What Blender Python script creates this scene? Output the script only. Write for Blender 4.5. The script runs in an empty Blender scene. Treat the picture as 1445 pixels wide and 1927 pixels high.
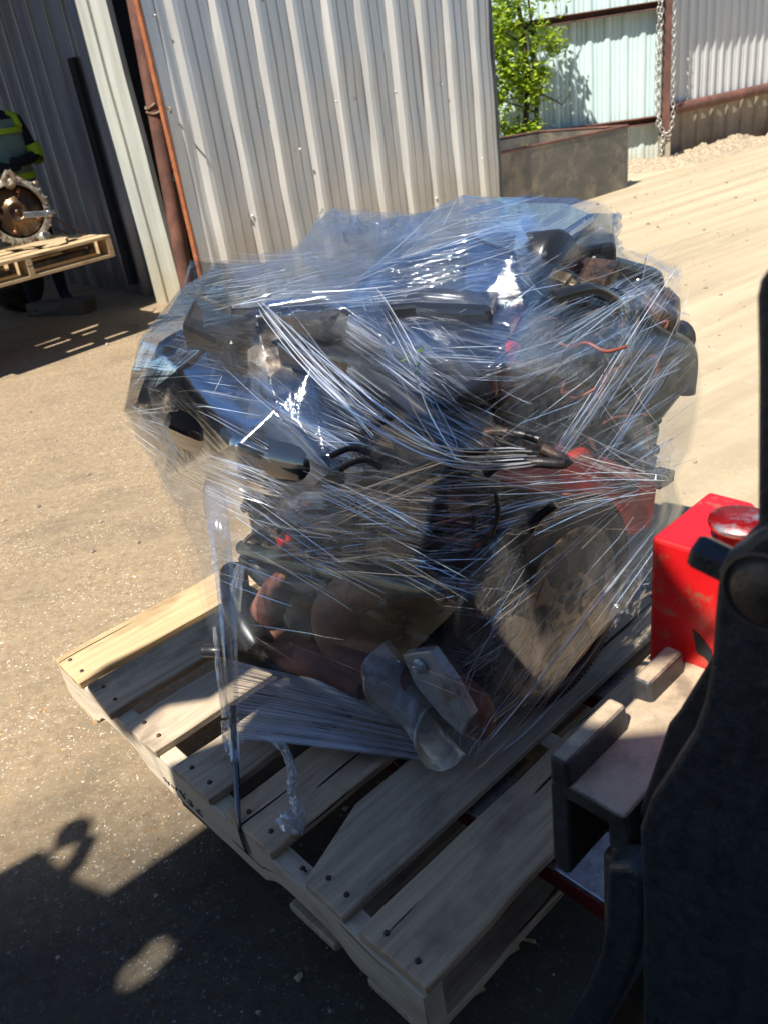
import bpy, bmesh, math, random
from mathutils import Vector, Matrix, noise
from mathutils.geometry import delaunay_2d_cdt
random.seed(11)
V = Vector
sc = bpy.context.scene
COL = sc.collection
PI = math.pi

# ------------------------------------------------------------------ camera
FPX, PIT, ROL, AZ, HC = 1550., math.radians(27.57), math.radians(-8.49), math.radians(39.88), 1.36
_cp, _sp, _cr, _sr = math.cos(PIT), math.sin(PIT), math.cos(ROL), math.sin(ROL)
FWD = V((0, _cp, -_sp)); _u0 = V((0, _sp, _cp)); _x0 = V((1, 0, 0))
CX = _x0*_cr + _u0*_sr; CU = _x0*(-_sr) + _u0*_cr
CAM = V((0, 0, HC))
cd = bpy.data.cameras.new('camera'); cam = bpy.data.objects.new('camera', cd); COL.objects.link(cam)
cam.matrix_world = Matrix(((CX.x, CU.x, -FWD.x, CAM.x), (CX.y, CU.y, -FWD.y, CAM.y), (CX.z, CU.z, -FWD.z, CAM.z), (0, 0, 0, 1)))
cd.sensor_fit = 'HORIZONTAL'; cd.sensor_width = 36; cd.lens = FPX/1445*36
cd.clip_start = .05; cd.clip_end = 500
cd.dof.use_dof = True; cd.dof.focus_distance = 1.55; cd.dof.aperture_fstop = 10
sc.camera = cam
# ------------------------------------------------------------------ light
SUN = V((.42, .50, -1)).normalized()
w = bpy.data.worlds.new('World'); sc.world = w; w.use_nodes = True
wn = w.node_tree.nodes; wl = w.node_tree.links
sky = wn.new('ShaderNodeTexSky'); sky.sky_type = 'NISHITA'; sky.sun_disc = False
sky.sun_elevation = math.asin(-SUN.z); sky.sun_rotation = math.atan2(-SUN.x, -SUN.y)
sky.air_density = 1.0; sky.dust_density = 0; sky.ozone_density = 4.0; sky.altitude = 1200
wl.new(sky.outputs[0], wn['Background'].inputs[0]); wn['Background'].inputs[1].default_value = .085
sd = bpy.data.lights.new('sun', 'SUN'); sd.energy = 4.8; sd.angle = math.radians(.53); sd.color = (1, .94, .84)
so = bpy.data.objects.new('sun', sd); COL.objects.link(so); so.rotation_euler = SUN.to_track_quat('-Z', 'Y').to_euler()
so.location = (-3, -4, 8)
sc.view_settings.view_transform = 'Standard'; sc.view_settings.look = 'None'
sc.view_settings.exposure = .95; sc.view_settings.gamma = 1
sc.cycles.max_bounces = 14; sc.cycles.transparent_max_bounces = 24; sc.cycles.glossy_bounces = 4; sc.cycles.diffuse_bounces = 3
sc.cycles.sample_clamp_indirect = 6

# ------------------------------------------------------------------ frames used to set things out
BD = V((math.cos(AZ), math.sin(AZ), 0)); SD = V((math.sin(AZ), -math.cos(AZ), 0)); UZ = V((0, 0, 1))
O0 = V((.04, 1.13, .25))                      # near lower corner of the load, on the pallet deck
def L3(l, b, z): return O0 - SD*l + BD*b + UZ*z
def ray(x, y): return CX*(x-722.5) - CU*(y-963.5) + FWD*FPX
def hit(x, y, p0, n):
    d = ray(x, y); return CAM + d*((p0-CAM).dot(n)/d.dot(n))
def S(x, y, off=0): return hit(x, y, O0+BD*off, BD)
def E(x, y, l=0): return hit(x, y, O0-SD*l, SD)
def T(x, y, z=0): return hit(x, y, V((0, 0, .25+z)), UZ)
def G(x, y, z=0): return hit(x, y, V((0, 0, z)), UZ)
def D(x, y, dep): return hit(x, y, V((0, dep, 0)), V((0, 1, 0)))

# ------------------------------------------------------------------ materials
MATS = {}
def mat(name, c1, c2=None, rough=.6, metal=0, scale=8, bump=.15, stretch=(1, 1, 1), spec=.5, c3=None, c3amt=.35, c3scale=3, rvar=.1, detail=6, coat=0, lo=.35, hi=.65):
    if name in MATS: return MATS[name]
    m = bpy.data.materials.new(name); m.use_nodes = True; MATS[name] = m
    n = m.node_tree.nodes; l = m.node_tree.links; p = n['Principled BSDF']
    p.inputs['Metallic'].default_value = metal; p.inputs['Specular IOR Level'].default_value = spec
    p.inputs['Coat Weight'].default_value = coat
    tc = n.new('ShaderNodeTexCoord'); mp = n.new('ShaderNodeMapping'); mp.inputs[3].default_value = stretch
    l.new(tc.outputs['Object'], mp.inputs[0])
    nz = n.new('ShaderNodeTexNoise'); nz.inputs['Scale'].default_value = scale; nz.inputs['Detail'].default_value = detail; nz.inputs['Roughness'].default_value = .65
    l.new(mp.outputs[0], nz.inputs[0])
    r = n.new('ShaderNodeValToRGB'); r.color_ramp.elements[0].position = lo; r.color_ramp.elements[1].position = hi
    c2 = c2 or tuple(v*.6 for v in c1)
    r.color_ramp.elements[0].color = (*c2, 1); r.color_ramp.elements[1].color = (*c1, 1)
    l.new(nz.outputs[0], r.inputs[0]); out = r.outputs[0]
    if c3:
        n3 = n.new('ShaderNodeTexNoise'); n3.inputs['Scale'].default_value = c3scale; n3.inputs['Detail'].default_value = 8; n3.inputs['Roughness'].default_value = .7
        l.new(tc.outputs['Object'], n3.inputs[0])
        m3 = n.new('ShaderNodeMapRange'); m3.inputs[1].default_value = 1-c3amt-.25; m3.inputs[2].default_value = 1-c3amt-.13
        l.new(n3.outputs[0], m3.inputs[0])
        mx = n.new('ShaderNodeMix'); mx.data_type = 'RGBA'; mx.inputs[7].default_value = (*c3, 1)
        l.new(m3.outputs[0], mx.inputs[0]); l.new(out, mx.inputs[6]); out = mx.outputs[2]
    l.new(out, p.inputs['Base Color'])
    rr = n.new('ShaderNodeMapRange'); rr.inputs[3].default_value = max(.02, rough-rvar); rr.inputs[4].default_value = min(1, rough+rvar)
    l.new(nz.outputs[0], rr.inputs[0]); l.new(rr.outputs[0], p.inputs['Roughness'])
    if bump:
        b = n.new('ShaderNodeBump'); b.inputs['Strength'].default_value = bump; b.inputs['Distance'].default_value = .004
        l.new(nz.outputs[0], b.inputs['Height']); l.new(b.outputs[0], p.inputs['Normal'])
    return m

def wood_mat(name, c1, c2, c3=(.06, .045, .03), sc_=1.0):
    # grain runs along the object's UV u direction (set by box builders: uv in metres)
    m = bpy.data.materials.new(name); m.use_nodes = True
    n = m.node_tree.nodes; l = m.node_tree.links; p = n['Principled BSDF']; p.inputs['Roughness'].default_value = .82; p.inputs['Specular IOR Level'].default_value = .3
    uv = n.new('ShaderNodeUVMap'); mp = n.new('ShaderNodeMapping'); mp.inputs[3].default_value = (3*sc_, 60*sc_, 1)
    l.new(uv.outputs[0], mp.inputs[0])
    nz = n.new('ShaderNodeTexNoise'); nz.inputs['Scale'].default_value = 1; nz.inputs['Detail'].default_value = 8; nz.inputs['Roughness'].default_value = .7; nz.inputs['Distortion'].default_value = .6
    l.new(mp.outputs[0], nz.inputs[0])
    mp2 = n.new('ShaderNodeMapping'); mp2.inputs[3].default_value = (5, 9, 1); l.new(uv.outputs[0], mp2.inputs[0])
    n2 = n.new('ShaderNodeTexNoise'); n2.inputs['Scale'].default_value = 1; n2.inputs['Detail'].default_value = 7; n2.inputs['Roughness'].default_value = .6
    l.new(mp2.outputs[0], n2.inputs[0])
    r = n.new('ShaderNodeValToRGB'); r.color_ramp.elements[0].position = .3; r.color_ramp.elements[1].position = .68
    r.color_ramp.elements[0].color = (*c2, 1); r.color_ramp.elements[1].color = (*c1, 1)
    l.new(nz.outputs[0], r.inputs[0])
    mr = n.new('ShaderNodeMapRange'); mr.inputs[1].default_value = .52; mr.inputs[2].default_value = .72; mr.inputs[4].default_value = .75
    l.new(n2.outputs[0], mr.inputs[0])
    mx = n.new('ShaderNodeMix'); mx.data_type = 'RGBA'; mx.inputs[7].default_value = (*c3, 1)
    l.new(mr.outputs[0], mx.inputs[0]); l.new(r.outputs[0], mx.inputs[6]); l.new(mx.outputs[2], p.inputs['Base Color'])
    # splits along the grain
    mp3 = n.new('ShaderNodeMapping'); mp3.inputs[3].default_value = (1.6, 48, 1); l.new(uv.outputs[0], mp3.inputs[0])
    n3 = n.new('ShaderNodeTexNoise'); n3.inputs['Scale'].default_value = 1; n3.inputs['Detail'].default_value = 2; l.new(mp3.outputs[0], n3.inputs[0])
    m3 = n.new('ShaderNodeMapRange'); m3.inputs[1].default_value = .68; m3.inputs[2].default_value = .695; l.new(n3.outputs[0], m3.inputs[0])
    mx3 = n.new('ShaderNodeMix'); mx3.data_type = 'RGBA'; mx3.inputs[7].default_value = (.02, .015, .012, 1); l.new(m3.outputs[0], mx3.inputs[0]); l.new(mx.outputs[2], mx3.inputs[6]); l.new(mx3.outputs[2], p.inputs['Base Color'])
    hh = n.new('ShaderNodeMath'); hh.operation = 'MULTIPLY_ADD'; l.new(m3.outputs[0], hh.inputs[0]); hh.inputs[1].default_value = -1.2; l.new(nz.outputs[0], hh.inputs[2])
    b = n.new('ShaderNodeBump'); b.inputs['Strength'].default_value = .6; b.inputs['Distance'].default_value = .002
    l.new(hh.outputs[0], b.inputs['Height']); l.new(b.outputs[0], p.inputs['Normal'])
    return m

M_BLACK = mat('black_paint_dusty', (.034, .044, .056), (.016, .021, .028), .36, 0, 70, .6, c3=(.10, .085, .07), c3amt=.13, c3scale=90, rvar=.2)
M_CASTB = mat('cast_black_worn', (.045, .046, .050), (.02, .021, .024), .42, .2, 60, .5, c3=(.14, .10, .065), c3amt=.34, c3scale=7, rvar=.2)
M_DUSTY = mat('worn_dusty_steel', (.34, .26, .18), (.15, .12, .095), .62, .15, 22, .4, c3=(.12, .055, .03), c3amt=.25, c3scale=12)
M_RED = mat('red_paint', (.62, .010, .012), (.50, .008, .010), .32, 0, 5, .05, c3=(.26, .10, .06), c3amt=.19, c3scale=20, rvar=.08, coat=.2)
M_REDD = mat('dark_red_paint', (.25, .012, .012), (.10, .008, .008), .45, 0, 10, .1)
M_STEEL = mat('bright_steel', (.55, .55, .55), (.32, .32, .33), .28, .9, 30, .1)
M_ALU = mat('cast_aluminium', (.42, .40, .36), (.26, .24, .20), .5, .5, 40, .3, c3=(.16, .11, .07), c3amt=.3, c3scale=12)
M_SHIELD = mat('heat_shield', (.62, .63, .62), (.46, .47, .47), .42, .5, 26, .25, c3=(.34, .24, .18), c3amt=.24, c3scale=16)
M_ALU2 = mat('oily_aluminium', (.22, .21, .17), (.10, .10, .08), .42, .4, 30, .3, c3=(.07, .05, .03), c3amt=.36, c3scale=14)
M_BLOCK = mat('oily_engine_black', (.028, .028, .030), (.010, .010, .012), .38, .2, 24, .5, c3=(.09, .05, .03), c3amt=.3, c3scale=13, rvar=.2)
M_PLAST = mat('black_plastic', (.018, .019, .021), (.010, .010, .012), .32, 0, 12, .15, rvar=.1)
M_GLOSSB = mat('glossy_black_film', (.012, .014, .018), (.006, .007, .01), .04, 0, 3, .02, rvar=.02, spec=.8, coat=1)
M_RUST = mat('rusty_pipe', (.26, .095, .06), (.11, .042, .03), .62, .1, 18, .3, c3=(.30, .13, .07), c3amt=.24, c3scale=9)
M_RUSTP = mat('rust_brown_steel', (.19, .08, .055), (.09, .042, .03), .7, 0, 9, .3, stretch=(1, 1, .3), c3=(.09, .04, .03), c3amt=.3, c3scale=4)
M_ORUST = mat('orange_rust_edge', (.42, .14, .05), (.22, .07, .03), .8, 0, 14, .2)
M_TAN = mat('tan_plate', (.36, .22, .10), (.18, .10, .05), .55, .3, 18, .2, c3=(.09, .045, .03), c3amt=.32, c3scale=14)
M_DARKR = mat('dark_rust_disc', (.06, .026, .02), (.03, .016, .014), .6, .3, 16, .3)
M_GREENP = mat('greenish_pipe', (.10, .13, .11), (.05, .065, .055), .3, .6, 12, .1)
M_REDPL = mat('engine_red', (.85, .03, .022), (.45, .016, .012), .42, 0, 14, .2)
M_ORANGEW = mat('orange_brown_loom', (.34, .085, .035), (.10, .03, .02), .5, 0, 20, .1)
M_GREEN = mat('green_leaf_bits', (.07, .14, .012), (.03, .07, .01), .6, 0, 20, 0)
M_GALVD = None

def dusty_top(name, c, dust, rough=.5, metal=.2):
    m = mat(name, c, tuple(v*.5 for v in c), rough, metal, 45, .5, rvar=.15); n = m.node_tree.nodes; l = m.node_tree.links; p = n['Principled BSDF']
    src = p.inputs['Base Color'].links[0].from_socket
    g = n.new('ShaderNodeNewGeometry'); sp = n.new('ShaderNodeSeparateXYZ'); l.new(g.outputs['True Normal'], sp.inputs[0])
    tc = n.new('ShaderNodeTexCoord'); nz = n.new('ShaderNodeTexNoise'); nz.inputs['Scale'].default_value = 14; nz.inputs['Detail'].default_value = 9; nz.inputs['Roughness'].default_value = .7; l.new(tc.outputs['Object'], nz.inputs[0])
    a = n.new('ShaderNodeMath'); a.operation = 'MULTIPLY_ADD'; l.new(nz.outputs[0], a.inputs[0]); a.inputs[1].default_value = 1.0; l.new(sp.outputs[2], a.inputs[2])
    mr = n.new('ShaderNodeMapRange'); mr.inputs[1].default_value = 1.12; mr.inputs[2].default_value = 1.55; l.new(a.outputs[0], mr.inputs[0])
    mx = n.new('ShaderNodeMix'); mx.data_type = 'RGBA'; mx.inputs[7].default_value = (*dust, 1); l.new(mr.outputs[0], mx.inputs[0]); l.new(src, mx.inputs[6]); l.new(mx.outputs[2], p.inputs['Base Color'])
    return m
M_BAR = dusty_top('dust_topped_iron', (.045, .048, .054), (.56, .44, .30))
# ------------------------------------------------------------------ mesh helpers
class MB:
    def __init__(s): s.v = []; s.f = []; s.uv = []; s.sm = []
    def add(s, vs, fs, uvs=None, smooth=False):
        o = len(s.v); s.v += [V(v) for v in vs]
        for i, f in enumerate(fs):
            s.f.append([o+k for k in f]); s.uv.append(uvs[i] if uvs else None); s.sm.append(smooth)
        return s
    def box(s, c, ax, ay, az, hx, hy, hz, jit=0, seed=0):
        """box about c; ax,ay,az unit axes, half sizes. uv u follows ax"""
        ax, ay, az = V(ax).normalized(), V(ay).normalized(), V(az).normalized(); c = V(c); vs = []
        rnd = random.Random(seed)
        for k in range(8):
            a, b, d = (k & 1)*2-1, ((k >> 1) & 1)*2-1, ((k >> 2) & 1)*2-1
            vs.append(c + ax*a*(hx+rnd.uniform(-jit, jit)) + ay*b*(hy+rnd.uniform(-jit, jit)) + az*d*(hz+rnd.uniform(-jit, jit)*.3))
        fs = [(0, 2, 3, 1), (4, 5, 7, 6), (0, 1, 5, 4), (2, 6, 7, 3), (0, 4, 6, 2), (1, 3, 7, 5)]
        uo = rnd.uniform(0, 50); uvs = []
        for fi, f in enumerate(fs):
            u = []
            for k in f:
                p = vs[k]-c
                q = p.dot(ax), p.dot(ay), p.dot(az)
                if fi < 2: u.append((uo+q[0], uo+q[1]))
                elif fi < 4: u.append((uo+q[0], uo+q[2]+.3))
                else: u.append((uo+q[1], uo+q[2]*1.0+.7))
            uvs.append(u)
        return s.add(vs, fs, uvs)
    def lb(s, l0, l1, b0, b1, z0, z1, **k):
        return s.box(L3((l0+l1)/2, (b0+b1)/2, (z0+z1)/2), BD, -SD, UZ, abs(b1-b0)/2, abs(l1-l0)/2, abs(z1-z0)/2, **k)
    def prism(s, poly, ext):
        n = len(poly); ext = V(ext); a = [V(p) for p in poly]; b = [p+ext for p in a]
        fs = [tuple(range(n))[::-1], tuple(range(n, 2*n))] + [(i, (i+1) % n, n+(i+1) % n, n+i) for i in range(n)]
        return s.add(a+b, fs)
    def tube(s, pts, r, n=10, cap=True, smooth=True, sub=0):
        pts = [V(p) for p in pts]
        if sub: pts, r = spline(pts, r, sub)
        rs = r if isinstance(r, (list, tuple)) else [r]*len(pts)
        vs = []; prev = None
        for i, p in enumerate(pts):
            d = (pts[min(i+1, len(pts)-1)] - pts[max(i-1, 0)]).normalized()
            if prev is None:
                u = d.cross(UZ if abs(d.z) < .9 else V((1, 0, 0))).normalized()
            else: u = (prev - d*prev.dot(d)).normalized()
            prev = u; q = d.cross(u)
            for k in range(n):
                a = 2*PI*k/n; vs.append(p + (u*math.cos(a)+q*math.sin(a))*rs[i])
        fs = [(i*n+k, i*n+(k+1) % n, (i+1)*n+(k+1) % n, (i+1)*n+k) for i in range(len(pts)-1) for k in range(n)]
        s.add(vs, fs, smooth=smooth)
        if cap:
            m = len(pts)-1
            s.add(vs[:n], [tuple(range(n))[::-1]]); s.add(vs[m*n:], [tuple(range(n))])
        return s
    def lathe(s, c, axis, prof, n=32, smooth=True, up=None):
        """prof: (radius, height along axis)"""
        c = V(c); axis = V(axis).normalized(); u = (up or (UZ if abs(axis.z) < .9 else V((1, 0, 0)))); u = (u-axis*u.dot(axis)).normalized(); q = axis.cross(u)
        vs = [c+axis*h+(u*math.cos(2*PI*k/n)+q*math.sin(2*PI*k/n))*max(r, 1e-4) for r, h in prof for k in range(n)]
        fs = [(i*n+k, i*n+(k+1) % n, (i+1)*n+(k+1) % n, (i+1)*n+k) for i in range(len(prof)-1) for k in range(n)]
        return s.add(vs, fs, smooth=smooth)
    def build(s, name, m, parent=None, bevel=0, seg=2, auto=True):
        me = bpy.data.meshes.new(name)
        org = V(parent['_o']) if parent is not None and '_o' in parent else V((0, 0, 0))
        if parent is None and s.v:
            lo = V([min(v[i] for v in s.v) for i in range(3)]); hi = V([max(v[i] for v in s.v) for i in range(3)])
            org = V(((lo.x+hi.x)/2, (lo.y+hi.y)/2, lo.z))
        me.from_pydata([v-org for v in s.v], [], s.f); me.validate(clean_customdata=False)
        if any(u for u in s.uv):
            ul = me.uv_layers.new(name='UVMap')
            for p, u in zip(me.polygons, s.uv):
                if u:
                    for k, li in enumerate(p.loop_indices): ul.data[li].uv = u[k]
        me.polygons.foreach_set('use_smooth', [bool(x) for x in s.sm][:len(me.polygons)])
        bm = bmesh.new(); bm.from_mesh(me); bmesh.ops.recalc_face_normals(bm, faces=bm.faces); bm.to_mesh(me); bm.free()
        o = bpy.data.objects.new(name, me); COL.objects.link(o); me.materials.append(m)
        if parent is not None:
            o.parent = parent
            if '_o' not in o: o['_o'] = list(org)
        else: o.location = org; o['_o'] = list(org)
        if bevel:
            b = o.modifiers.new('bevel', 'BEVEL'); b.width = bevel; b.segments = seg; b.limit_method = 'ANGLE'; b.harden_normals = False
        return o
def parts(mb, name, m, parent, bevel=0, seg=2):
    # one object per separate piece of the collected mesh
    par = {}
    def find(a):
        while par.setdefault(a, a) != a: par[a] = par[par[a]]; a = par[a]
        return a
    kk = [tuple(round(c, 5) for c in v) for v in mb.v]
    for f in mb.f:
        for k in f[1:]: par[find(kk[k])] = find(kk[f[0]])
    gr = {}
    for i, f in enumerate(mb.f): gr.setdefault(find(kk[f[0]]), []).append(i)
    out = []
    for fs in gr.values():
        q = MB(); mp = {}
        for i in fs:
            nf = []
            for k in mb.f[i]:
                if k not in mp: mp[k] = len(q.v); q.v.append(mb.v[k])
                nf.append(mp[k])
            q.f.append(nf); q.uv.append(mb.uv[i]); q.sm.append(mb.sm[i])
        out.append(q.build(name, m, parent, bevel, seg))
    return out
def spline(pts, r, sub):
    rs = r if isinstance(r, (list, tuple)) else [r]*len(pts); n = len(pts); op = []; orr = []
    for i in range(n-1):
        p0, p1, p2, p3 = pts[max(i-1, 0)], pts[i], pts[i+1], pts[min(i+2, n-1)]
        for k in range(sub):
            t = k/sub
            op.append(.5*((2*p1)+(p2-p0)*t+(2*p0-5*p1+4*p2-p3)*t*t+(3*p1-p0-3*p2+p3)*t**3)); orr.append(rs[i]*(1-t)+rs[i+1]*t)
    op.append(pts[-1]); orr.append(rs[-1]); return op, orr
def child(o, parent):
    return o
def thing(name, loc, label, cat, group=None):
    o = bpy.data.objects.new(name, None); COL.objects.link(o); o.location = loc; o.empty_display_size = .1
    o['_o'] = list(loc); o['label'] = label; o['category'] = cat
    if group: o['group'] = group
    return o
def tag(o, label, cat, group=None, kind=None):
    o['label'] = label; o['category'] = cat
    if group: o['group'] = group
    if kind: o['kind'] = kind
    return o
def blob(c, r, seed=0, sub=3, amp=.25, fr=3, sq=(1, 1, 1)):
    bm = bmesh.new(); bmesh.ops.create_icosphere(bm, subdivisions=sub, radius=1)
    mb = MB(); idx = {}
    vs = []
    for i, v in enumerate(bm.verts):
        idx[v] = i; k = 1+amp*noise.noise(v.co*fr/2+V((seed, seed*2, 0)))*2
        vs.append(V(c)+V((v.co.x*sq[0], v.co.y*sq[1], v.co.z*sq[2]))*r*k)
    mb.add(vs, [[idx[v] for v in f.verts] for f in bm.faces], smooth=False); bm.free(); return mb

#@@ground
# ------------------------------------------------------------------ ground
def ground_mat():
    m = bpy.data.materials.new('dusty_asphalt'); m.use_nodes = True
    n = m.node_tree.nodes; l = m.node_tree.links; p = n['Principled BSDF']; p.inputs['Specular IOR Level'].default_value = .25
    tc = n.new('ShaderNodeTexCoord'); P = tc.outputs['Object']
    def nz(scale, det=6, rough=.6, vec=P, dist=0):
        t = n.new('ShaderNodeTexNoise'); t.inputs['Scale'].default_value = scale; t.inputs['Detail'].default_value = det; t.inputs['Roughness'].default_value = rough; t.inputs['Distortion'].default_value = dist
        l.new(vec, t.inputs[0]); return t.outputs[0]
    def mr(v, a, b, c=0, d=1):
        t = n.new('ShaderNodeMapRange'); t.inputs[1].default_value = a; t.inputs[2].default_value = b; t.inputs[3].default_value = c; t.inputs[4].default_value = d
        l.new(v, t.inputs[0]); return t.outputs[0]
    def mix(f, a, b):
        t = n.new('ShaderNodeMix'); t.data_type = 'RGBA'
        if isinstance(f, float): t.inputs[0].default_value = f
        else: l.new(f, t.inputs[0])
        for i, x in ((6, a), (7, b)):
            if isinstance(x, tuple): t.inputs[i].default_value = (*x, 1)
            else: l.new(x, t.inputs[i])
        return t.outputs[2]
    def math_(op, a, b):
        t = n.new('ShaderNodeMath'); t.operation = op
        for i, x in ((0, a), (1, b)):
            if isinstance(x, (int, float)): t.inputs[i].default_value = x
            else: l.new(x, t.inputs[i])
        return t.outputs[0]
    sx = n.new('ShaderNodeSeparateXYZ'); l.new(P, sx.inputs[0])
    # dust grows towards the right-hand yard road
    mpd = n.new('ShaderNodeMapping'); mpd.inputs[2].default_value = (0, 0, math.radians(-33)); l.new(P, mpd.inputs[0])
    mpt = n.new('ShaderNodeMapping'); mpt.inputs[3].default_value = (.30, 4.2, 1); l.new(mpd.outputs[0], mpt.inputs[0])
    tracks = nz(1.0, 6, .62, mpt.outputs[0], .25)
    dustf = math_('ADD', math_('MULTIPLY', sx.outputs[0], .34), math_('MULTIPLY', sx.outputs[1], .04))
    dust = mr(math_('ADD', dustf, mr(nz(1.6), .3, .7, -.25, .25)), -.1, .75)
    fine = nz(34, 8, .7)
    soil = mix(mr(fine, .3, .7), (.185, .132, .078), (.33, .255, .165))
    blot = mr(nz(2.2, 6, .6, dist=.4), .5, .68, 0, .75)
    soil = mix(blot, soil, (.15, .12, .082))
    mps = n.new('ShaderNodeMapping'); mps.inputs[3].default_value = (1.2, 7, 1); mps.inputs[2].default_value = (0, 0, math.radians(-25)); l.new(P, mps.inputs[0])
    soil = mix(mr(nz(1.5, 7, .65, mps.outputs[0]), .5, .7, 0, .5), soil, (.33, .25, .155))
    sand = mix(mr(tracks, .30, .66), (.31, .25, .165), (.48, .395, .265))
    sand = mix(mr(nz(7, 8, .7), .55, .75, 0, .5), sand, (.52, .46, .35))
    base = mix(dust, soil, sand)
    # embedded pebbles: white, ochre, dark, strongest near the camera
    def pebbles(scale, thr, seed):
        mp = n.new('ShaderNodeMapping'); mp.inputs[1].default_value = (seed, seed, 0); l.new(P, mp.inputs[0])
        ds = n.new('ShaderNodeTexNoise'); ds.inputs['Scale'].default_value = scale*.8; l.new(mp.outputs[0], ds.inputs[0])
        mxv = n.new('ShaderNodeMix'); mxv.data_type = 'VECTOR'; mxv.inputs[0].default_value = .018
        l.new(mp.outputs[0], mxv.inputs[4]); l.new(ds.outputs[1], mxv.inputs[5])
        v = n.new('ShaderNodeTexVoronoi'); v.inputs['Scale'].default_value = scale; l.new(mxv.outputs[1], v.inputs[0])
        s2 = n.new('ShaderNodeSeparateColor'); l.new(v.outputs['Color'], s2.inputs[0])
        size = mr(s2.outputs[1], 0, 1, .12, .42)
        inside = n.new('ShaderNodeMath'); inside.operation = 'LESS_THAN'; l.new(v.outputs['Distance'], inside.inputs[0]); l.new(size, inside.inputs[1])
        pick = n.new('ShaderNodeMath'); pick.operation = 'GREATER_THAN'; l.new(s2.outputs[0], pick.inputs[0]); pick.inputs[1].default_value = thr
        return math_('MULTIPLY', inside.outputs[0], pick.outputs[0]), s2.outputs[2]
    nodust = mr(dust, .2, .95, 1, .0)
    patch = mr(nz(3.1, 3), .38, .6, .25, 1)
    for scale, thr, seed in ((210, .45, 3.1), (130, .62, 7.7), (75, .86, 1.3)):
        f, rc = pebbles(scale, thr, seed)
        cr = n.new('ShaderNodeValToRGB'); cr.color_ramp.interpolation = 'CONSTANT'
        e = cr.color_ramp.elements; e[0].color = (.62, .55, .44, 1); e[1].position = .28; e[1].color = (.42, .20, .06, 1)
        for ps, cc in ((.5, (.30, .24, .17)), (.68, (.50, .34, .15)), (.84, (.09, .08, .07)), (.93, (.75, .70, .62))):
            q = e.new(ps); q.color = (*cc, 1)
        l.new(rc, cr.inputs[0])
        base = mix(math_('MULTIPLY', math_('MULTIPLY', f, nodust), patch), base, cr.outputs[0])
    # blue-dark shade painted into the asphalt colour under and in front of the pallet
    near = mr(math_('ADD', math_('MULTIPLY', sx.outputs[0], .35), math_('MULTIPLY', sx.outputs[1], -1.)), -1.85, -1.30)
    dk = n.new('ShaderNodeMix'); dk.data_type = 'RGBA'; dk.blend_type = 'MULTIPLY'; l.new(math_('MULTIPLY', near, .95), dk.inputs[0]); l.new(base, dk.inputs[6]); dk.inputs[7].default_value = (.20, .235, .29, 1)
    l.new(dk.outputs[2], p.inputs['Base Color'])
    p.inputs['Roughness'].default_value = .85
    b = n.new('ShaderNodeBump'); b.inputs['Strength'].default_value = .55; b.inputs['Distance'].default_value = .006
    h = math_('ADD', math_('MULTIPLY', fine, .5), math_('MULTIPLY', tracks, 1.2)); h = math_('ADD', h, math_('MULTIPLY', nz(120, 3), .35))
    l.new(h, b.inputs['Height']); l.new(b.outputs[0], p.inputs['Normal'])
    return m
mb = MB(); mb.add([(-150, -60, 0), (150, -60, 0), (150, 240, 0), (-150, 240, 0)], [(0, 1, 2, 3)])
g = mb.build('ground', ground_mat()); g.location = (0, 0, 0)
for v in g.data.vertices: v.co.y += 90
g['kind'] = 'structure'

mb = MB(); rnd = random.Random(2)
for k in range(700):
    y = rnd.uniform(.7, 9)**1; x = rnd.uniform(-1.0, 1.0)*(y*.55+.5)
    if rnd.random() < .35: x = 1.2+rnd.random()*4; y = rnd.uniform(3, 10)
    r_ = rnd.uniform(.0015, .0045)*(1+.25*y)*rnd.choice((.6, 1, 1, 1.6)); c = V((x, y, r_*.3)); vs = []
    for q in ((1, 0, 0), (-1, 0, 0), (0, 1, 0), (0, -1, 0), (0, 0, .7), (.6, .6, .35), (-.6, .5, .4)): vs.append(c+V(q)*r_*rnd.uniform(.7, 1.2))
    mb.add(vs, [(0, 5, 4), (5, 2, 4), (2, 6, 4), (6, 1, 4), (1, 3, 4), (3, 0, 4), (0, 2, 5), (2, 1, 6)])
o = mb.build('loose_stones', mat('stone_grey', (.45, .38, .28), (.16, .13, .10), .9, 0, 1.2, 0)); o['label'] = 'small loose stones scattered over the dusty yard'; o['category'] = 'stones'; o['kind'] = 'stuff'
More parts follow.
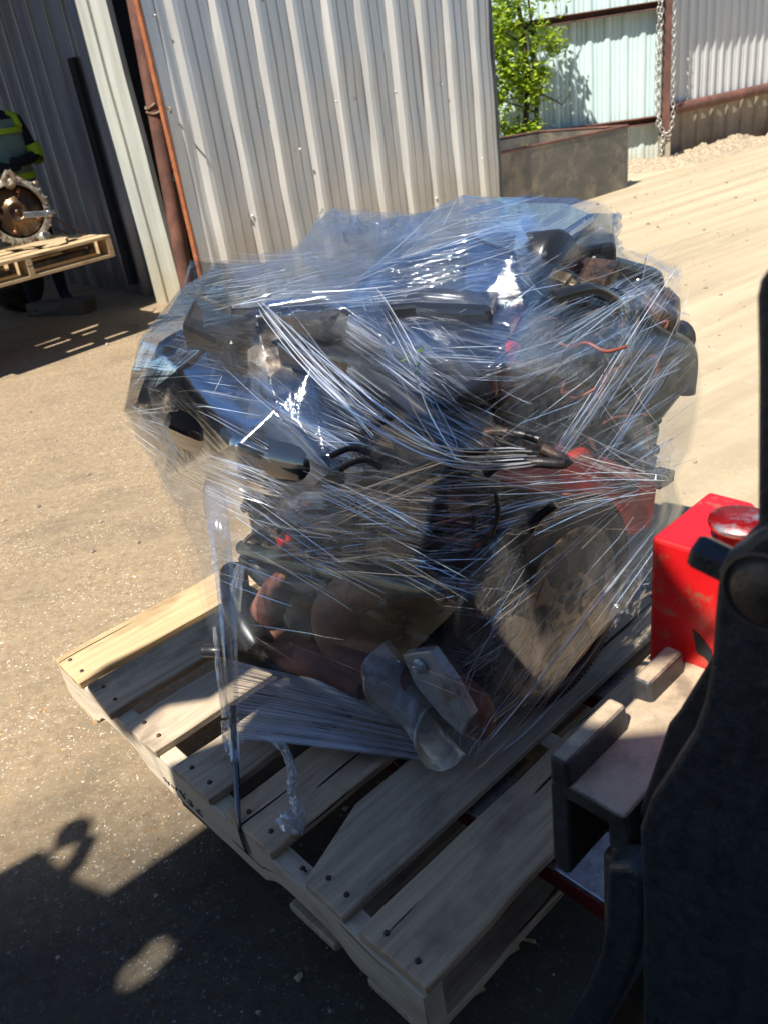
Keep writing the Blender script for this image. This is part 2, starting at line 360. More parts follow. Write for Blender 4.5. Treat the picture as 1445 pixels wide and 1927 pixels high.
#@@sheets
# ------------------------------------------------------------------ corrugated sheet builder
def sheet_mat(name, c1, c2, dirt, rough=.45, metal=.5, zdirt=.5):
    m = bpy.data.materials.new(name); m.use_nodes = True
    n = m.node_tree.nodes; l = m.node_tree.links; p = n['Principled BSDF']
    tc = n.new('ShaderNodeTexCoord'); mp = n.new('ShaderNodeMapping'); mp.inputs[3].default_value = (9, 9, .5); l.new(tc.outputs['Object'], mp.inputs[0])
    nz = n.new('ShaderNodeTexNoise'); nz.inputs['Scale'].default_value = 1.5; nz.inputs['Detail'].default_value = 8; nz.inputs['Roughness'].default_value = .65; l.new(mp.outputs[0], nz.inputs[0])
    n2 = n.new('ShaderNodeTexNoise'); n2.inputs['Scale'].default_value = 5; n2.inputs['Detail'].default_value = 8; l.new(tc.outputs['Object'], n2.inputs[0])
    r = n.new('ShaderNodeValToRGB'); r.color_ramp.elements[0].position = .3; r.color_ramp.elements[1].position = .65
    r.color_ramp.elements[0].color = (*c2, 1); r.color_ramp.elements[1].color = (*c1, 1); l.new(nz.outputs[0], r.inputs[0])
    sx = n.new('ShaderNodeSeparateXYZ'); l.new(tc.outputs['Object'], sx.inputs[0])
    a = n.new('ShaderNodeMath'); a.operation = 'MULTIPLY_ADD'; l.new(n2.outputs[0], a.inputs[0]); a.inputs[1].default_value = -zdirt*1.6; l.new(sx.outputs[2], a.inputs[2])
    mr = n.new('ShaderNodeMapRange'); mr.inputs[1].default_value = -zdirt*.6; mr.inputs[2].default_value = zdirt*.7; mr.inputs[3].default_value = .85; mr.inputs[4].default_value = 0; l.new(a.outputs[0], mr.inputs[0])
    mx = n.new('ShaderNodeMix'); mx.data_type = 'RGBA'; mx.inputs[7].default_value = (*dirt, 1); l.new(mr.outputs[0], mx.inputs[0]); l.new(r.outputs[0], mx.inputs[6]); l.new(mx.outputs[2], p.inputs['Base Color'])
    p.inputs['Metallic'].default_value = metal
    rr = n.new('ShaderNodeMapRange'); rr.inputs[3].default_value = rough-.12; rr.inputs[4].default_value = rough+.15; l.new(nz.outputs[0], rr.inputs[0]); l.new(rr.outputs[0], p.inputs['Roughness'])
    b = n.new('ShaderNodeBump'); b.inputs['Strength'].default_value = .25; b.inputs['Distance'].default_value = .01; l.new(n2.outputs[0], b.inputs['Height']); l.new(b.outputs[0], p.inputs['Normal'])
    return m
def rib_profile(L, pitch=.305, h=.032, minor=True, first=0.0, seed=0):
    """(u, out) pairs along the sheet"""
    pr = []; k = 0; u = first
    while u-pitch/2 > 0: u -= pitch
    pts = []
    while u < L+pitch:
        pts += [(u-.046, 0), (u-.017, h), (u+.017, h), (u+.050, 0)]
        if minor:
            for q in (pitch*.36, pitch*.64):
                pts += [(u+q-.014, 0), (u+q-.006, .006), (u+q+.006, .006), (u+q+.014, 0)]
        u += pitch
    return [(max(0, min(L, a)), c) for a, c in pts if -.05 < a < L+.05]
def sheet(p0, d, L, z0, z1, nrm, first=0, pitch=.305, h=.042, minor=True, wob=.006, seed=0, nz_=14, zfun=None):
    d = V(d).normalized(); nrm = V(nrm).normalized(); pr = [(0, 0)]+rib_profile(L, pitch, h, minor, first)+[(L, 0)]
    mb = MB(); n = len(pr); vs = []
    for j in range(nz_+1):
        for (u, o) in pr:
            zb = z0 if zfun is None else z0+zfun(u)
            z = zb+(z1-zb)*j/nz_
            wv = wob*noise.noise(V((u*2.2+seed, z*1.7, seed)))*2 + wob*.5*noise.noise(V((u*9+seed, z*4, seed)))
            vs.append(V(p0)+d*(u+wob*.8*noise.noise(V((z*2, u*.7, seed+9))))+nrm*(o+wv)+UZ*z)
    fs = [(j*n+i, j*n+i+1, (j+1)*n+i+1, (j+1)*n+i) for j in range(nz_) for i in range(n-1)]
    mb.add(vs, fs); return mb
def solid(o, t=.0012):
    m = o.modifiers.new('thick', 'SOLIDIFY'); m.thickness = t; m.offset = 0; return o

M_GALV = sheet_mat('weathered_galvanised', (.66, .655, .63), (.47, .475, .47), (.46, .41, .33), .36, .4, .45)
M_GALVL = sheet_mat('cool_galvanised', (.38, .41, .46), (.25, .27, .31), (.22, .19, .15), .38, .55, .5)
M_JAMB = sheet_mat('pale_flashing', (.50, .52, .47), (.34, .35, .31), (.40, .35, .24), .5, .15, .35)
M_BLUE = sheet_mat('pale_blue_sheet', (.58, .73, .71), (.50, .64, .62), (.46, .42, .33), .5, .1, .3)
M_GATE = sheet_mat('grey_gate_sheet', (.62, .63, .61), (.48, .49, .48), (.36, .31, .23), .5, .2, .4)
M_LOW = sheet_mat('muddy_low_sheet', (.40, .34, .25), (.28, .23, .165), (.12, .085, .055), .7, 0, .5)
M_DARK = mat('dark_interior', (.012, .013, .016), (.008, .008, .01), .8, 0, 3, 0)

# shed wall on the left
J = V((-1.39, 6.78, 0)); WD = V((-.63, .78, 0)).normalized(); WN = V((-.78, -.63, 0)).normalized()
sw = thing('shed_wall', J, 'blue grey corrugated shed wall running back into shade on the left', 'wall')
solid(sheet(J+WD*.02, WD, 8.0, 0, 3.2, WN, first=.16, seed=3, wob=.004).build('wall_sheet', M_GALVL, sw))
mb = MB(); jn = V((-.35, -.94, 0)); jd = V((.94, -.35, 0))
# bent flashing closing the end of the wall
prof = [(-.20, .0), (-.19, .035), (-.10, .04), (-.09, .02), (.0, .02), (.02, .045), (.055, .045), (.07, 0.0)]
vs = []
for j in range(15):
    z = 3.2*j/14
    for a, o in prof: vs.append(J+jd*(a+.02+.012*noise.noise(V((z*1.5, a, 5)))+(.035*max(0, 2.2-z)/2.2-.02))+jn*(o+.02)+UZ*z)
mb.add(vs, [(j*8+i, j*8+i+1, (j+1)*8+i+1, (j+1)*8+i) for j in range(14) for i in range(7)])
solid(mb.build('corner_flashing', M_JAMB, sw), .003)
mb = MB(); q = J+WD*.62+WN*.05
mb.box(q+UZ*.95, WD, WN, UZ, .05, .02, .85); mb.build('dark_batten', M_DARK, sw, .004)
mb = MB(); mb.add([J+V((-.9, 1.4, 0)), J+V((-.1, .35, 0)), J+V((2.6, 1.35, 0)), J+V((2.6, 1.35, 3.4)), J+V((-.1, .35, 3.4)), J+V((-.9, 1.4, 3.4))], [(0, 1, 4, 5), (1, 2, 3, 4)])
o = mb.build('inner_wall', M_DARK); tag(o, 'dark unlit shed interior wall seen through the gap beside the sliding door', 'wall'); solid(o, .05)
# roof over the yard at the left, whose edge casts the shade line
hz = V((.42, .50, 0)).normalized(); RE = J - V((.42, .5, 0))*3.25 + UZ*3.25 + V((-.12, .1, 0))
mb = MB(); far = RE+hz*2.6; nr = RE-hz*4.2
nside = V((-hz.y, hz.x, 0))
mb.prism([far, nr, nr+nside*6, far+nside*9], UZ*.05); mb.prism([nr+nside*5.9+hz*.1, far+nside*8.9, far+nside*8.8-UZ*3.2, nr+nside*5.8-UZ*3.2], V((.05, 0, 0)))
o = mb.build('shed_roof', M_GALVL); tag(o, 'metal shed roof high over the shaded transmission pallet', 'roof')

# ---- rusty pipe post in the gap
pp = thing('pipe_post', D(352, 520, 5.95), 'rusty brown pipe post standing in the dark gap beside the door', 'post')
a_, b_ = D(350, 520, 6.2), D(248, -40, 6.2)
dirp = (b_-a_)/(b_.z-a_.z); p0 = a_+dirp*(-a_.z); p1 = a_+dirp*(2.7-a_.z)
MB().tube([p0, p0+(p1-p0)*.5, p1], .056, 20).build('post', M_RUSTP, pp)
mb = MB()
c0 = D(296, 218, 6.2)
pts = [c0+V((.062*math.cos(t), .062*math.sin(t), .012*math.sin(t*2.3)+.006*t)) for t in [k*.45 for k in range(26)]]
mb.tube(pts, .007, 6, sub=2); c1 = D(322, 212, 5.6)
mb.tube([c0+V((.06, -.03, .03)), c0*.5+c1*.5+UZ*.02, c1+V((0, 0, .03)), c1], .007, 6, sub=4)
mb.build('wire_tie', M_DUSTY, pp)
mb = MB()
for k in range(14):
    a = D(332+random.uniform(-6, 6), 255+k*5, 5.72); mb.tube([a, a+V((random.uniform(-.03, .03), .01, random.uniform(-.06, .02))), a+V((random.uniform(-.04, .04), 0, random.uniform(-.09, .02)))], .004, 4)
o = mb.build('green_twine', mat('teal_twine', (.02, .16, .12), (.01, .08, .06), .8, 0, 20, 0)); tag(o, 'frayed teal twine hanging in the gap beside the door frame', 'twine')

# ---- sliding door
K0 = V((-.572, 6.002, 0)); DS = V((.2302, .2001, 0)).normalized(); DN = V((DS.y, -DS.x, 0))
if DN.y > 0: DN = -DN
dl = -1.72*.305; DL = (8.78+1.72)*.305
dP = K0+DS*dl
door = thing('sliding_door', dP+DS*DL/2, 'tall grey galvanised corrugated sliding door behind the wrapped load', 'door')
solid(sheet(dP, DS, DL, .06, 3.0, DN, first=.305*1.72 % .305, seed=8, wob=.008, nz_=24).build('door_sheet', M_GALV, door))
mb = MB(); mb.box(dP+DS*(-.007)+DN*(.0)+UZ*1.5, DS, DN, UZ, .008, .02, 1.45); mb.build('frame_edge', M_ORUST, door, .002)
mb = MB(); mb.box(dP+DS*(DL+.012)+DN*(-.02)+UZ*1.5, DS, DN, UZ, .014, .03, 1.45); mb.build('frame_edge', M_BLACK, door, .002)
mb = MB(); sh = MB()
for (x, y) in ((290, 28), (338, 234), (486, 200), (573, 196), (631, 190), (672, 185), (742, 172), (829, 158), (497, 0), (612, 30), (731, 28), (380, 225)):
    pt = hit(x, y, dP, DN)+DN*.012
    mb.lathe(pt, DN, [(.0001, .008), (.005, .007), (.006, 0), (.006, -.012)], 10)
for (x, y) in ((660, 355), (716, 340), (861, 305), (902, 297), (815, 372), (470, 405), (560, 280)):
    pt = hit(x, y, dP, DN)+DN*.034
    mb.lathe(pt, (DN+UZ*.5), [(.0001, .006), (.006, .004), (.009, 0), (.01, -.006)], 10)
parts(mb, 'screw', mat('screw_head', (.7, .7, .68), (.5, .5, .5), .4, .3, 10, 0), door)

# building on the near side of the yard, behind the camera: seen only in reflections
yb = thing('yard_building', V((0, -6, 0)), 'long dark sheet metal building closing the near side of the yard', 'building')
solid(sheet(V((-16, -6.0, 0)), V((1, 0, 0)), 32, 0, 6.5, V((0, 1, 0)), first=.1, pitch=.6, h=.04, minor=False, seed=5).build('wall_sheet', mat('dark_cladding', (.05, .055, .06), (.03, .035, .04), .7, 0, 4, 0), yb))
mb = MB(); mb.box(V((2, -5.93, 2)), V((1, 0, 0)), V((0, 1, 0)), UZ, 2, .03, 2); mb.build('roller_door', M_GALV, yb)
#@@far
# ------------------------------------------------------------------ far fence: pale blue bay, post, gate bay
bl0 = D(905, 240, 10.95); bl0.z = 0; po = V((3.97, 10.62, 0)); bd = (po-bl0).normalized(); bn = V((bd.y, -bd.x, 0))
if bn.y > 0: bn = -bn
fb = thing('blue_fence', (bl0+po)/2, 'pale blue corrugated metal fence bay behind the leafy tree', 'fence')
BL = (po-bl0).length+1.2
solid(sheet(bl0-bd*1.2, bd, BL, 0, 2.9, bn, first=.1, pitch=.2, h=.02, minor=True, seed=21, wob=.004).build('fence_sheet', M_BLUE, fb))
for (xa, ya, xb, yb) in ((975, 50, 1234, 8), (1000, 246, 1230, 233)):
    zz = (D(xa, ya, 10.85).z+D(xb, yb, 10.6).z)/2
    mb = MB(); c = (bl0-bd*1.2+po)/2
    mb.box(c+bn*.085+UZ*(zz+.035), bd, bn, UZ, BL/2, .055, .006); mb.box(c+bn*.05+UZ*(zz), bd, bn, UZ, BL/2, .012, .035); mb.box(c+bn*.085+UZ*(zz-.035), bd, bn, UZ, BL/2, .055, .006)
    mb.build('fence_rail', M_RUSTP, fb, .003)
rp = thing('fence_post', po, 'rusty square post between the blue fence bay and the grey gate', 'post')
MB().box(po+bn*.14+UZ*1.6, bd, bn, UZ, .045, .05, 1.32).build('post', M_RUSTP, rp, .004)
mb = MB(); mb.box(po+bn*.14+UZ*.15, bd, bn, UZ, .06, .07, .17); mb.build('post_foot', mat('grey_concrete', (.42, .36, .27), (.30, .25, .18), .9, 0, 12, .4), rp, .01)
# chain hanging in a loop round the post
mb = MB()
cz = D(1247, 0, 10.4); lowp = D(1240, 262, 10.4)
top = 2.3; px0 = po+bn*.24; lft, rgt = px0-bd*.075, px0+bd*.065
path = [lft+UZ*top, lft+UZ*1.5-bd*.01, lft+UZ*.75-bd*.02, lft+UZ*.48+bd*.0, px0+UZ*.33-bd*.0, rgt+UZ*.46, rgt+UZ*.75, rgt+UZ*1.4+bn*-.05, rgt+UZ*top+bn*-.08]
def chain(mb, path, pitch=.05, r=.0075, n=8):
    pts, _ = spline([V(p) for p in path], 1, 30); acc = 0; last = pts[0]; k = 0
    for i in range(1, len(pts)):
        acc += (pts[i]-pts[i-1]).length
        if acc >= pitch:
            acc = 0; k += 1; d = (pts[i]-last).normalized(); last = pts[i]
            u = d.cross(bn).normalized() if k % 2 else d.cross(d.cross(bn)).normalized()
            a = pts[i]; ring = [a+d*(.036*math.cos(t))+u*(.021*math.sin(t)) for t in [2*PI*j/10 for j in range(11)]]
            mb.tube(ring, r, 5, cap=False)
chain(mb, path); chain(mb, [lft-bd*.035+UZ*top, lft-bd*.04+UZ*1.2, lft-bd*.03+UZ*.55, lft+UZ*.4])
chain(mb, [px0+UZ*.36-bd*.03, px0+UZ*.2-bd*.05, px0+UZ*.05-bd*.045])
o = mb.build('hanging_chain', mat('chain_steel', (.55, .54, .50), (.35, .33, .30), .4, .6, 20, 0)); tag(o, 'heavy silver chain looped down around the rusty fence post', 'chain')
gd = (V((5.76, 11.75, 0))-V((3.95, 10.66, 0))).normalized(); gn = V((gd.y, -gd.x, 0)); gs = po+gd*.05+bn*-.02
if gn.y > 0: gn = -gn
gb = thing('yard_gate', gs+gd*2, 'grey corrugated sheet gate with a thick rusty beam, right of the post', 'gate')
zb = lambda u: 0
solid(sheet(gs, gd, 6.5, .60, 2.9, gn, first=.08, pitch=.16, h=.022, minor=True, seed=33, wob=.004, nz_=10).build('gate_sheet', M_GATE, gb))
solid(sheet(gs+gn*-.03, gd, 6.5, -.05, .64, gn, first=.05, pitch=.3, h=.02, minor=False, seed=36, wob=.012, nz_=8).build('kick_sheet', M_LOW, gb))
mb = MB(); mb.tube([gs+gd*.05+gn*.075+UZ*.585, gs+gd*3+gn*.085+UZ*.60, gs+gd*6.4+gn*.085+UZ*.62], .062, 12); mb.build('gate_beam', M_RUSTP, gb)
mb = MB(); mb.box(gs+gd*3+gn*.13+UZ*2.22, gd, gn, UZ, 3.3, .10, .02); mb.box(gs+gd*3+gn*.05+UZ*2.22, gd, gn, UZ, 3.3, .02, .06); mb.build('top_ledge', M_RUSTP, gb)
# dirt bank along the fence
mb = MB(); NX, NY = 150, 16; vs = []
P0 = V((2.75, 9.75, 0)); 
for i in range(NX+1):
    u = i/NX*7.4
    c = (V((2.75, 10.35, 0)).lerp(V((4.0, 10.35, 0)), u/1.3)) if u < 1.3 else V((4.0, 10.35, 0))+gd*(u-1.3)
    nn = bn if u < 1.0 else gn
    for j in range(NY+1):
        v = j/NY; h = math.sin(min(1, v*1.1)*PI*.5)*math.cos(max(0, v-.75)/.25*PI*.5)
        z = .10*h*(1+.9*noise.noise(V((u*2.3, v*2, 4))))+.055*h*noise.noise(V((u*9, v*6, 1)))+.035*h*noise.noise(V((u*25, v*14, 1)))
        vs.append(c+nn*(.62*(1-v)-.25+.15*noise.noise(V((u*2, 0, 7))))+UZ*(z-.012))
mb.add(vs, [(i*(NY+1)+j, (i+1)*(NY+1)+j, (i+1)*(NY+1)+j+1, i*(NY+1)+j+1) for i in range(NX) for j in range(NY)], smooth=False)
o = mb.build('dirt_bank', mat('loose_dirt', (.44, .36, .25), (.24, .18, .12), .95, 0, 25, .8)); tag(o, 'crumbly tan dirt heaped along the foot of the gate', 'dirt', kind='stuff')

# ---- open steel bin in front of the fence
A1 = G(1180, 352); B1 = G(926, 432); 
bx = (A1-B1).normalized(); bnn = V((-bx.y, bx.x, 0)); 
if bnn.y < 0: bnn = -bnn
Lf = (A1-B1).length; B1 = B1-bx*.03
hA = hit(1180, 236, A1, bnn).z; hB = hit(926, 290, B1, bnn).z
bn_ = thing('steel_bin', (A1+B1)/2, 'open rusty brown steel bin in front of the pale blue fence', 'bin')
M_BIN = mat('bin_steel', (.15, .14, .12), (.085, .08, .07), .5, .2, 3, .2, stretch=(1, 1, 2.5), c3=(.24, .20, .145), c3amt=.27, c3scale=3)
mb = MB(); mb.add([B1, A1, A1+UZ*hA, B1+UZ*hB], [(0, 1, 2, 3)]); solid(mb.build('front_panel', M_BIN, bn_), .012)
rr = D(1128, 236, 10.7); rl = D(925, 250, 10.6); rr2 = A1+bnn*1.15; rl2 = B1+bnn*1.9
mb = MB(); mb.add([rl2, rr2, rr2+UZ*hA, rl2+UZ*rl.z], [(0, 1, 2, 3)]); solid(mb.build('back_panel', M_BIN, bn_), .012)
mb = MB(); mb.add([A1, rr2, rr2+UZ*hA, A1+UZ*hA], [(0, 1, 2, 3)]); mb.add([B1, rl2, rl2+UZ*rl.z, B1+UZ*hB], [(0, 1, 2, 3)]); [solid(o, .012) for o in parts(mb, 'side_panel', M_BIN, bn_)]
mb = MB(); mb.add([B1+UZ*.03, A1+UZ*.03, rr2+UZ*.03, rl2+UZ*.03], [(0, 1, 2, 3)]); mb.build('bin_floor', M_BIN, bn_)
mb = MB()
for a, b in ((B1+UZ*hB, A1+UZ*hA), (rl2+UZ*rl.z, rr2+UZ*hA), (A1+UZ*hA, rr2+UZ*hA), (B1+UZ*hB, rl2+UZ*rl.z)): mb.tube([a, b], .014, 8)
mb.build('rim', M_RUSTP, bn_)

#@@tree
# ---- leafy tree before the fence
tr = V((2.22, 10.3, 0)); tree = thing('young_tree', tr, 'young leafy light green tree growing between the bin and the blue fence', 'tree')
mb = MB(); tips = []
def limb(a, d, L, r, lev):
    pts = [a]; dd = V(d).normalized(); p = V(a)
    for k in range(5):
        dd = (dd+V((random.uniform(-.2, .2), random.uniform(-.12, .12), random.uniform(-.1, .15)))).normalized(); p = p+dd*L/5; pts.append(V(p))
    mb.tube(pts, [r*(1-.7*k/5) for k in range(6)], 6)
    if lev < 2:
        for k in range(1, 6):
            for _ in range(1 if lev else 2):
                if random.random() < .7:
                    an = random.uniform(0, 2*PI); limb(pts[k], V((math.cos(an)*.8, math.sin(an)*.6, random.uniform(-.15, .8))), L*random.uniform(.12, .26), r*.4, lev+1)
    if lev >= 1: tips.extend(pts[2:])
for k, (dx, hgt) in enumerate(((0, 2.5), (.06, 2.0), (-.12, 2.2))):
    limb(tr+V((dx, k*.04, 0)), V((dx*1.2, 0, 1)), hgt, .045-.01*k, 0)
mb.build('trunk', mat('bark_brown', (.12, .075, .05), (.05, .03, .02), .9, 0, 18, .6), tree)
M_LEAF = bpy.data.materials.new('leaf_green'); M_LEAF.use_nodes = True
n = M_LEAF.node_tree.nodes; l = M_LEAF.node_tree.links; p = n['Principled BSDF']; p.inputs['Roughness'].default_value = .45
oi = n.new('ShaderNodeNewGeometry'); rp_ = n.new('ShaderNodeValToRGB'); e = rp_.color_ramp.elements
e[0].color = (.20, .32, .015, 1); e[1].color = (.52, .62, .05, 1); q = e.new(.5); q.color = (.34, .48, .03, 1)
l.new(oi.outputs['Random Per Island'], rp_.inputs[0]); l.new(rp_.outputs[0], p.inputs['Base Color'])
tl = n.new('ShaderNodeBsdfTranslucent'); l.new(rp_.outputs[0], tl.inputs[0]); ms = n.new('ShaderNodeMixShader'); ms.inputs[0].default_value = .45
l.new(p.outputs[0], ms.inputs[1]); l.new(tl.outputs[0], ms.inputs[2]); l.new(ms.outputs[0], n['Material Output'].inputs[0])
mb = MB()
def leaf(c, s):
    d = V((random.uniform(-1, 1), random.uniform(-1, .6), random.uniform(-.6, .5))).normalized(); u = d.cross(V((random.uniform(-.5, .5), random.uniform(-.5, .5), 1))).normalized(); nn = d.cross(u)*.12*s
    mb.add([c, c+d*s*.35+u*s*.26+nn, c+d*s*.8+u*s*.18+nn, c+d*s, c+d*s*.8-u*s*.18+nn, c+d*s*.35-u*s*.26+nn], [(0, 1, 2, 3), (0, 3, 4, 5)])
clumps = [(2.05, 1.75, .26, 120), (1.95, 1.45, .24, 110), (2.15, 1.25, .18, 80), (2.45, 1.55, .13, 28), (2.35, 1.12, .16, 50), (2.3, .98, .15, 50), (2.0, 1.05, .17, 50), (2.62, 1.42, .10, 22), (2.1, .62, .12, 34), (2.32, .64, .09, 22), (1.9, .75, .12, 30), (2.1, 2.1, .3, 120), (1.7, 1.6, .3, 80), (1.7, 1.0, .25, 50), (2.5, 1.95, .16, 30), (2.48, 1.18, .08, 14)]
for (x, z, r, nn_) in clumps:
    for k in range(int(nn_*5)):
        q = V((random.gauss(0, .55), random.gauss(0, .6), random.gauss(0, .55)))*r
        leaf(V((x, 10.25, z))+q, random.uniform(.045, .085))
# outer branch reaching right
bp = [D(985, 100, 10.15), D(1010, 85, 10.12), D(1030, 72, 10.1), D(1052, 62, 10.05)]
for k in range(110):
    t = random.random()*2.99; i = int(t); q = bp[i].lerp(bp[i+1], t-i); leaf(q+V((random.gauss(0, .03), random.gauss(0, .04), random.gauss(0, .035))), random.uniform(.04, .07))
for t_ in tips:
    if random.random() < .35: leaf(t_, .06)
mb.build('crown', M_LEAF, tree)

#@@pallet2
# ------------------------------------------------------------------ wood
W_NEW = wood_mat('fresh_pine', (.60, .44, .25), (.40, .28, .15), (.20, .125, .06))
W_MID = wood_mat('grey_tan_plank', (.62, .47, .31), (.36, .26, .17), (.11, .08, .055))
W_GREY = wood_mat('weathered_grey_plank', (.56, .45, .325), (.31, .24, .17), (.09, .072, .055))
W_DARK = wood_mat('stained_plank', (.15, .125, .10), (.07, .06, .05), (.02, .018, .016))
W_STR = wood_mat('pale_stringer', (.60, .52, .40), (.45, .37, .27), (.26, .20, .13), .7)
M_NAIL = mat('rusty_nail', (.10, .06, .045), (.05, .03, .025), .6, .4, 30, 0)

# pallet under the transmission
def place_box(mb, o, ux, uy, x0, x1, y0, y1, z0, z1, seed=0, along='x'):
    c = o+ux*(x0+x1)/2+uy*(y0+y1)/2+UZ*((z0+z1)/2+DZ)
    if along == 'x': mb.box(c, ux, uy, UZ, (x1-x0)/2, (y1-y0)/2, (z1-z0)/2, seed=seed)
    else: mb.box(c, uy, ux, UZ, (y1-y0)/2, (x1-x0)/2, (z1-z0)/2, seed=seed)
DZ = .06; c2 = G(207, 441, .62+DZ); c2.z = 0; ux = (G(0, 492, .62)-G(205, 440, .62)); ux.z = 0; ux = ux.normalized(); uy = V((-ux.y, ux.x, 0))
if uy.y < 0: uy = -uy
pal2 = thing('wooden_pallet', c2+UZ*.48, 'pale wooden pallet carrying the transmission, raised in front of the shed wall', 'pallet')
for k in range(7):
    mb = MB(); y = k*.155; place_box(mb, c2, ux, uy, 0, 1.25, y, y+.115-.02*(k % 2), .60, .62, seed=k+50)
    mb.build('deck_board', W_NEW, pal2, .002)
for k in range(3):
    mb = MB(); x = k*.585; place_box(mb, c2, ux, uy, x, x+.04, 0, 1.04, .501, .599, seed=k+70, along='y'); mb.build('stringer', W_NEW, pal2, .002)
for k in range(5):
    mb = MB(); y = k*.23; place_box(mb, c2, ux, uy, 0, 1.25, y, y+.115, .48, .50, seed=k+80); mb.build('bottom_board', W_NEW, pal2, .002)
# tines of the truck that holds it, coming in from the left
tk = thing('lift_truck', c2+ux*1.6+uy*.4-UZ*c2.z, 'dark lift truck holding the transmission pallet up from the left', 'forklift')
for yy in (.22, .72):
    mb = MB(); mb.box(c2+ux*.85+uy*yy+UZ*(.525+DZ), ux, uy, UZ, .8, .05, .016); mb.box(c2+ux*1.63+uy*yy+UZ*(.8+DZ), ux, uy, UZ, .02, .05, .29); mb.build('tine', M_BLOCK, tk, .004)
mb = MB(); mb.box(c2+ux*1.72+uy*.5+UZ*.95, ux, uy, UZ, .06, .45, .9); mb.build('mast', M_BLACK, tk, .01)
mb = MB(); mb.box(c2+ux*2.6+uy*.5+UZ*.75, ux, uy, UZ, .8, .45, .55); mb.build('truck_body', M_BLACK, tk, .06)
for yy in (.05, .95):
    for xx in (2.0, 3.1): MB().lathe(c2+ux*xx+uy*yy+UZ*.27, uy, [(.02, .08), (.15, .08), (.25, .09), (.27, .06), (.27, -.06), (.25, -.09), (.02, -.08)], 24).build('wheel', M_BLOCK, tk)
dw = G(88, 590); mb = MB().lathe(dw+V((-.25, .25, .24)), V((.75, -.6, 0)), [(.02, .1), (.12, .1), (.13, .06), (.20, .06), (.235, .03), (.24, -.06), (.2, -.1), (.02, -.1)], 28)
o = mb.build('scrap_wheel', M_BLOCK); tag(o, 'dark scrap wheel lying in shade under the raised pallet', 'wheel')
tb = G(140, 590); mb = MB().box(tb+V((-.12, .08, .055)), V((.9, -.35, 0)), V((.35, .9, 0)), UZ, .3, .08, .055, jit=.015, seed=4); o = mb.build('timber_block', W_DARK, None, .01); tag(o, 'short charred timber block on the ground under the raised pallet', 'timber')
mb = blob(G(188, 534)+UZ*.03, .055, 5, 2, .5, 4, (1.2, .7, .6)); o = mb.build('litter_scrap', mat('white_plastic_scrap', (.7, .75, .8), (.5, .55, .6), .5, 0, 8, 0)); tag(o, 'crumpled white plastic scrap on the shed floor by the wall', 'litter')

# transmission
tc_ = D(33, 398, 5.85); ta = (V((.28, -1, .10))).normalized()
trn = thing('transmission', tc_-UZ*.26, 'used gearbox with bronze torque converter facing out, on the raised pallet', 'transmission')
R = .208
M_BRONZE = mat('bronze_converter', (.27, .17, .085), (.13, .085, .045), .35, .7, 9, .1, c3=(.07, .045, .03), c3amt=.35, c3scale=8)
mb = MB().lathe(tc_, ta, [(R*.80, .03), (R*.97, .032), (R, .02), (R*1.0, -.005), (R*.94, -.02), (R*.9, -.12), (R*.62, -.28), (R*.5, -.55), (R*.3, -.6), (.001, -.6)], 48)
mb.lathe(tc_, ta, [(R*.80, .03), (R*.79, -.10), (.01, -.10)], 48)
uu = ta.cross(UZ).normalized(); vv = uu.cross(ta)
for k in range(22):
    a = 2*PI*k/22; c = tc_+(uu*math.cos(a)+vv*math.sin(a))*R*.93+ta*.02
    mb.box(c, uu*math.cos(a)+vv*math.sin(a), ta, (uu*-math.sin(a)+vv*math.cos(a)), .022, .022, .006)
for a in (0.2, .9, 1.6, 2.4, 3.3, 4.1, 4.9, 5.7):
    c = tc_+(uu*math.cos(a)+vv*math.sin(a))*R*1.04+ta*.01; mb.lathe(c, ta, [(.0001, .020), (.008, .020), (.010, .012), (.020, .012), (.021, -.02)], 12)
mb.build('bell_housing', M_ALU, trn, 0)
mb = MB().lathe(tc_+ta*-.01, ta, [(.001, .035), (.014, .035), (.016, .02), (.036, .018), (.042, .03), (.050, .036), (.062, .036), (.068, .024), (.085, .022), (.092, .008), (.118, .008), (.122, .002), (.145, .0), (.156, -.012), (.160, -.03)], 48)
mb.build('torque_converter', M_BRONZE, trn)
mb = MB(); 
for a in (.5, 1.9, 3.6, 5.1):
    c = tc_+(uu*math.cos(a)+vv*math.sin(a))*.128+ta*.0; mb.lathe(c, ta, [(.001, .028), (.012, .028), (.013, 0)], 8)
parts(mb, 'stud_bolt', mat('copper_bolt', (.45, .2, .12), (.3, .12, .08), .4, .6, 10, 0), trn)
e1 = D(48, 404, 5.75); e2 = D(93, 401, 5.78); mb = MB().box((e1+e2)/2, e2-e1, ta, (e2-e1).cross(ta), (e2-e1).length/2+.01, .008, .018); mb.lathe(e2, ta, [(.001, .03), (.02, .03), (.022, -.02)], 10); mb.build('retaining_bracket', M_STEEL, trn, .003)
mb = MB().lathe(D(84, 446, 5.82), ta, [(.001, .0), (.03, .0), (.042, -.02), (.042, -.12), (.001, -.13)], 16); mb.build('starter_boss', M_ALU, trn)
h0 = D(15, 322, 5.8); mb = MB(); mb.tube([h0, D(8, 340, 5.8), D(20, 350, 5.8), D(28, 335, 5.8), D(15, 322, 5.8)], .02, 8, sub=3); mb.tube([D(30, 332, 5.8), D(60, 352, 5.8), D(88, 382, 5.82)], .013, 6); mb.build('lifting_ear', M_ALU, trn)
mb = MB(); mb.tube([D(95, 404, 6.0), D(130, 425, 6.1), D(164, 440, 6.3)], .006, 5); mb.tube([D(95, 425, 6.0), D(130, 440, 6.15)], .006, 5)
o = mb.build('tie_cable', M_RUSTP); tag(o, 'thin rusty cables tying the gearbox down to its pallet', 'cable')
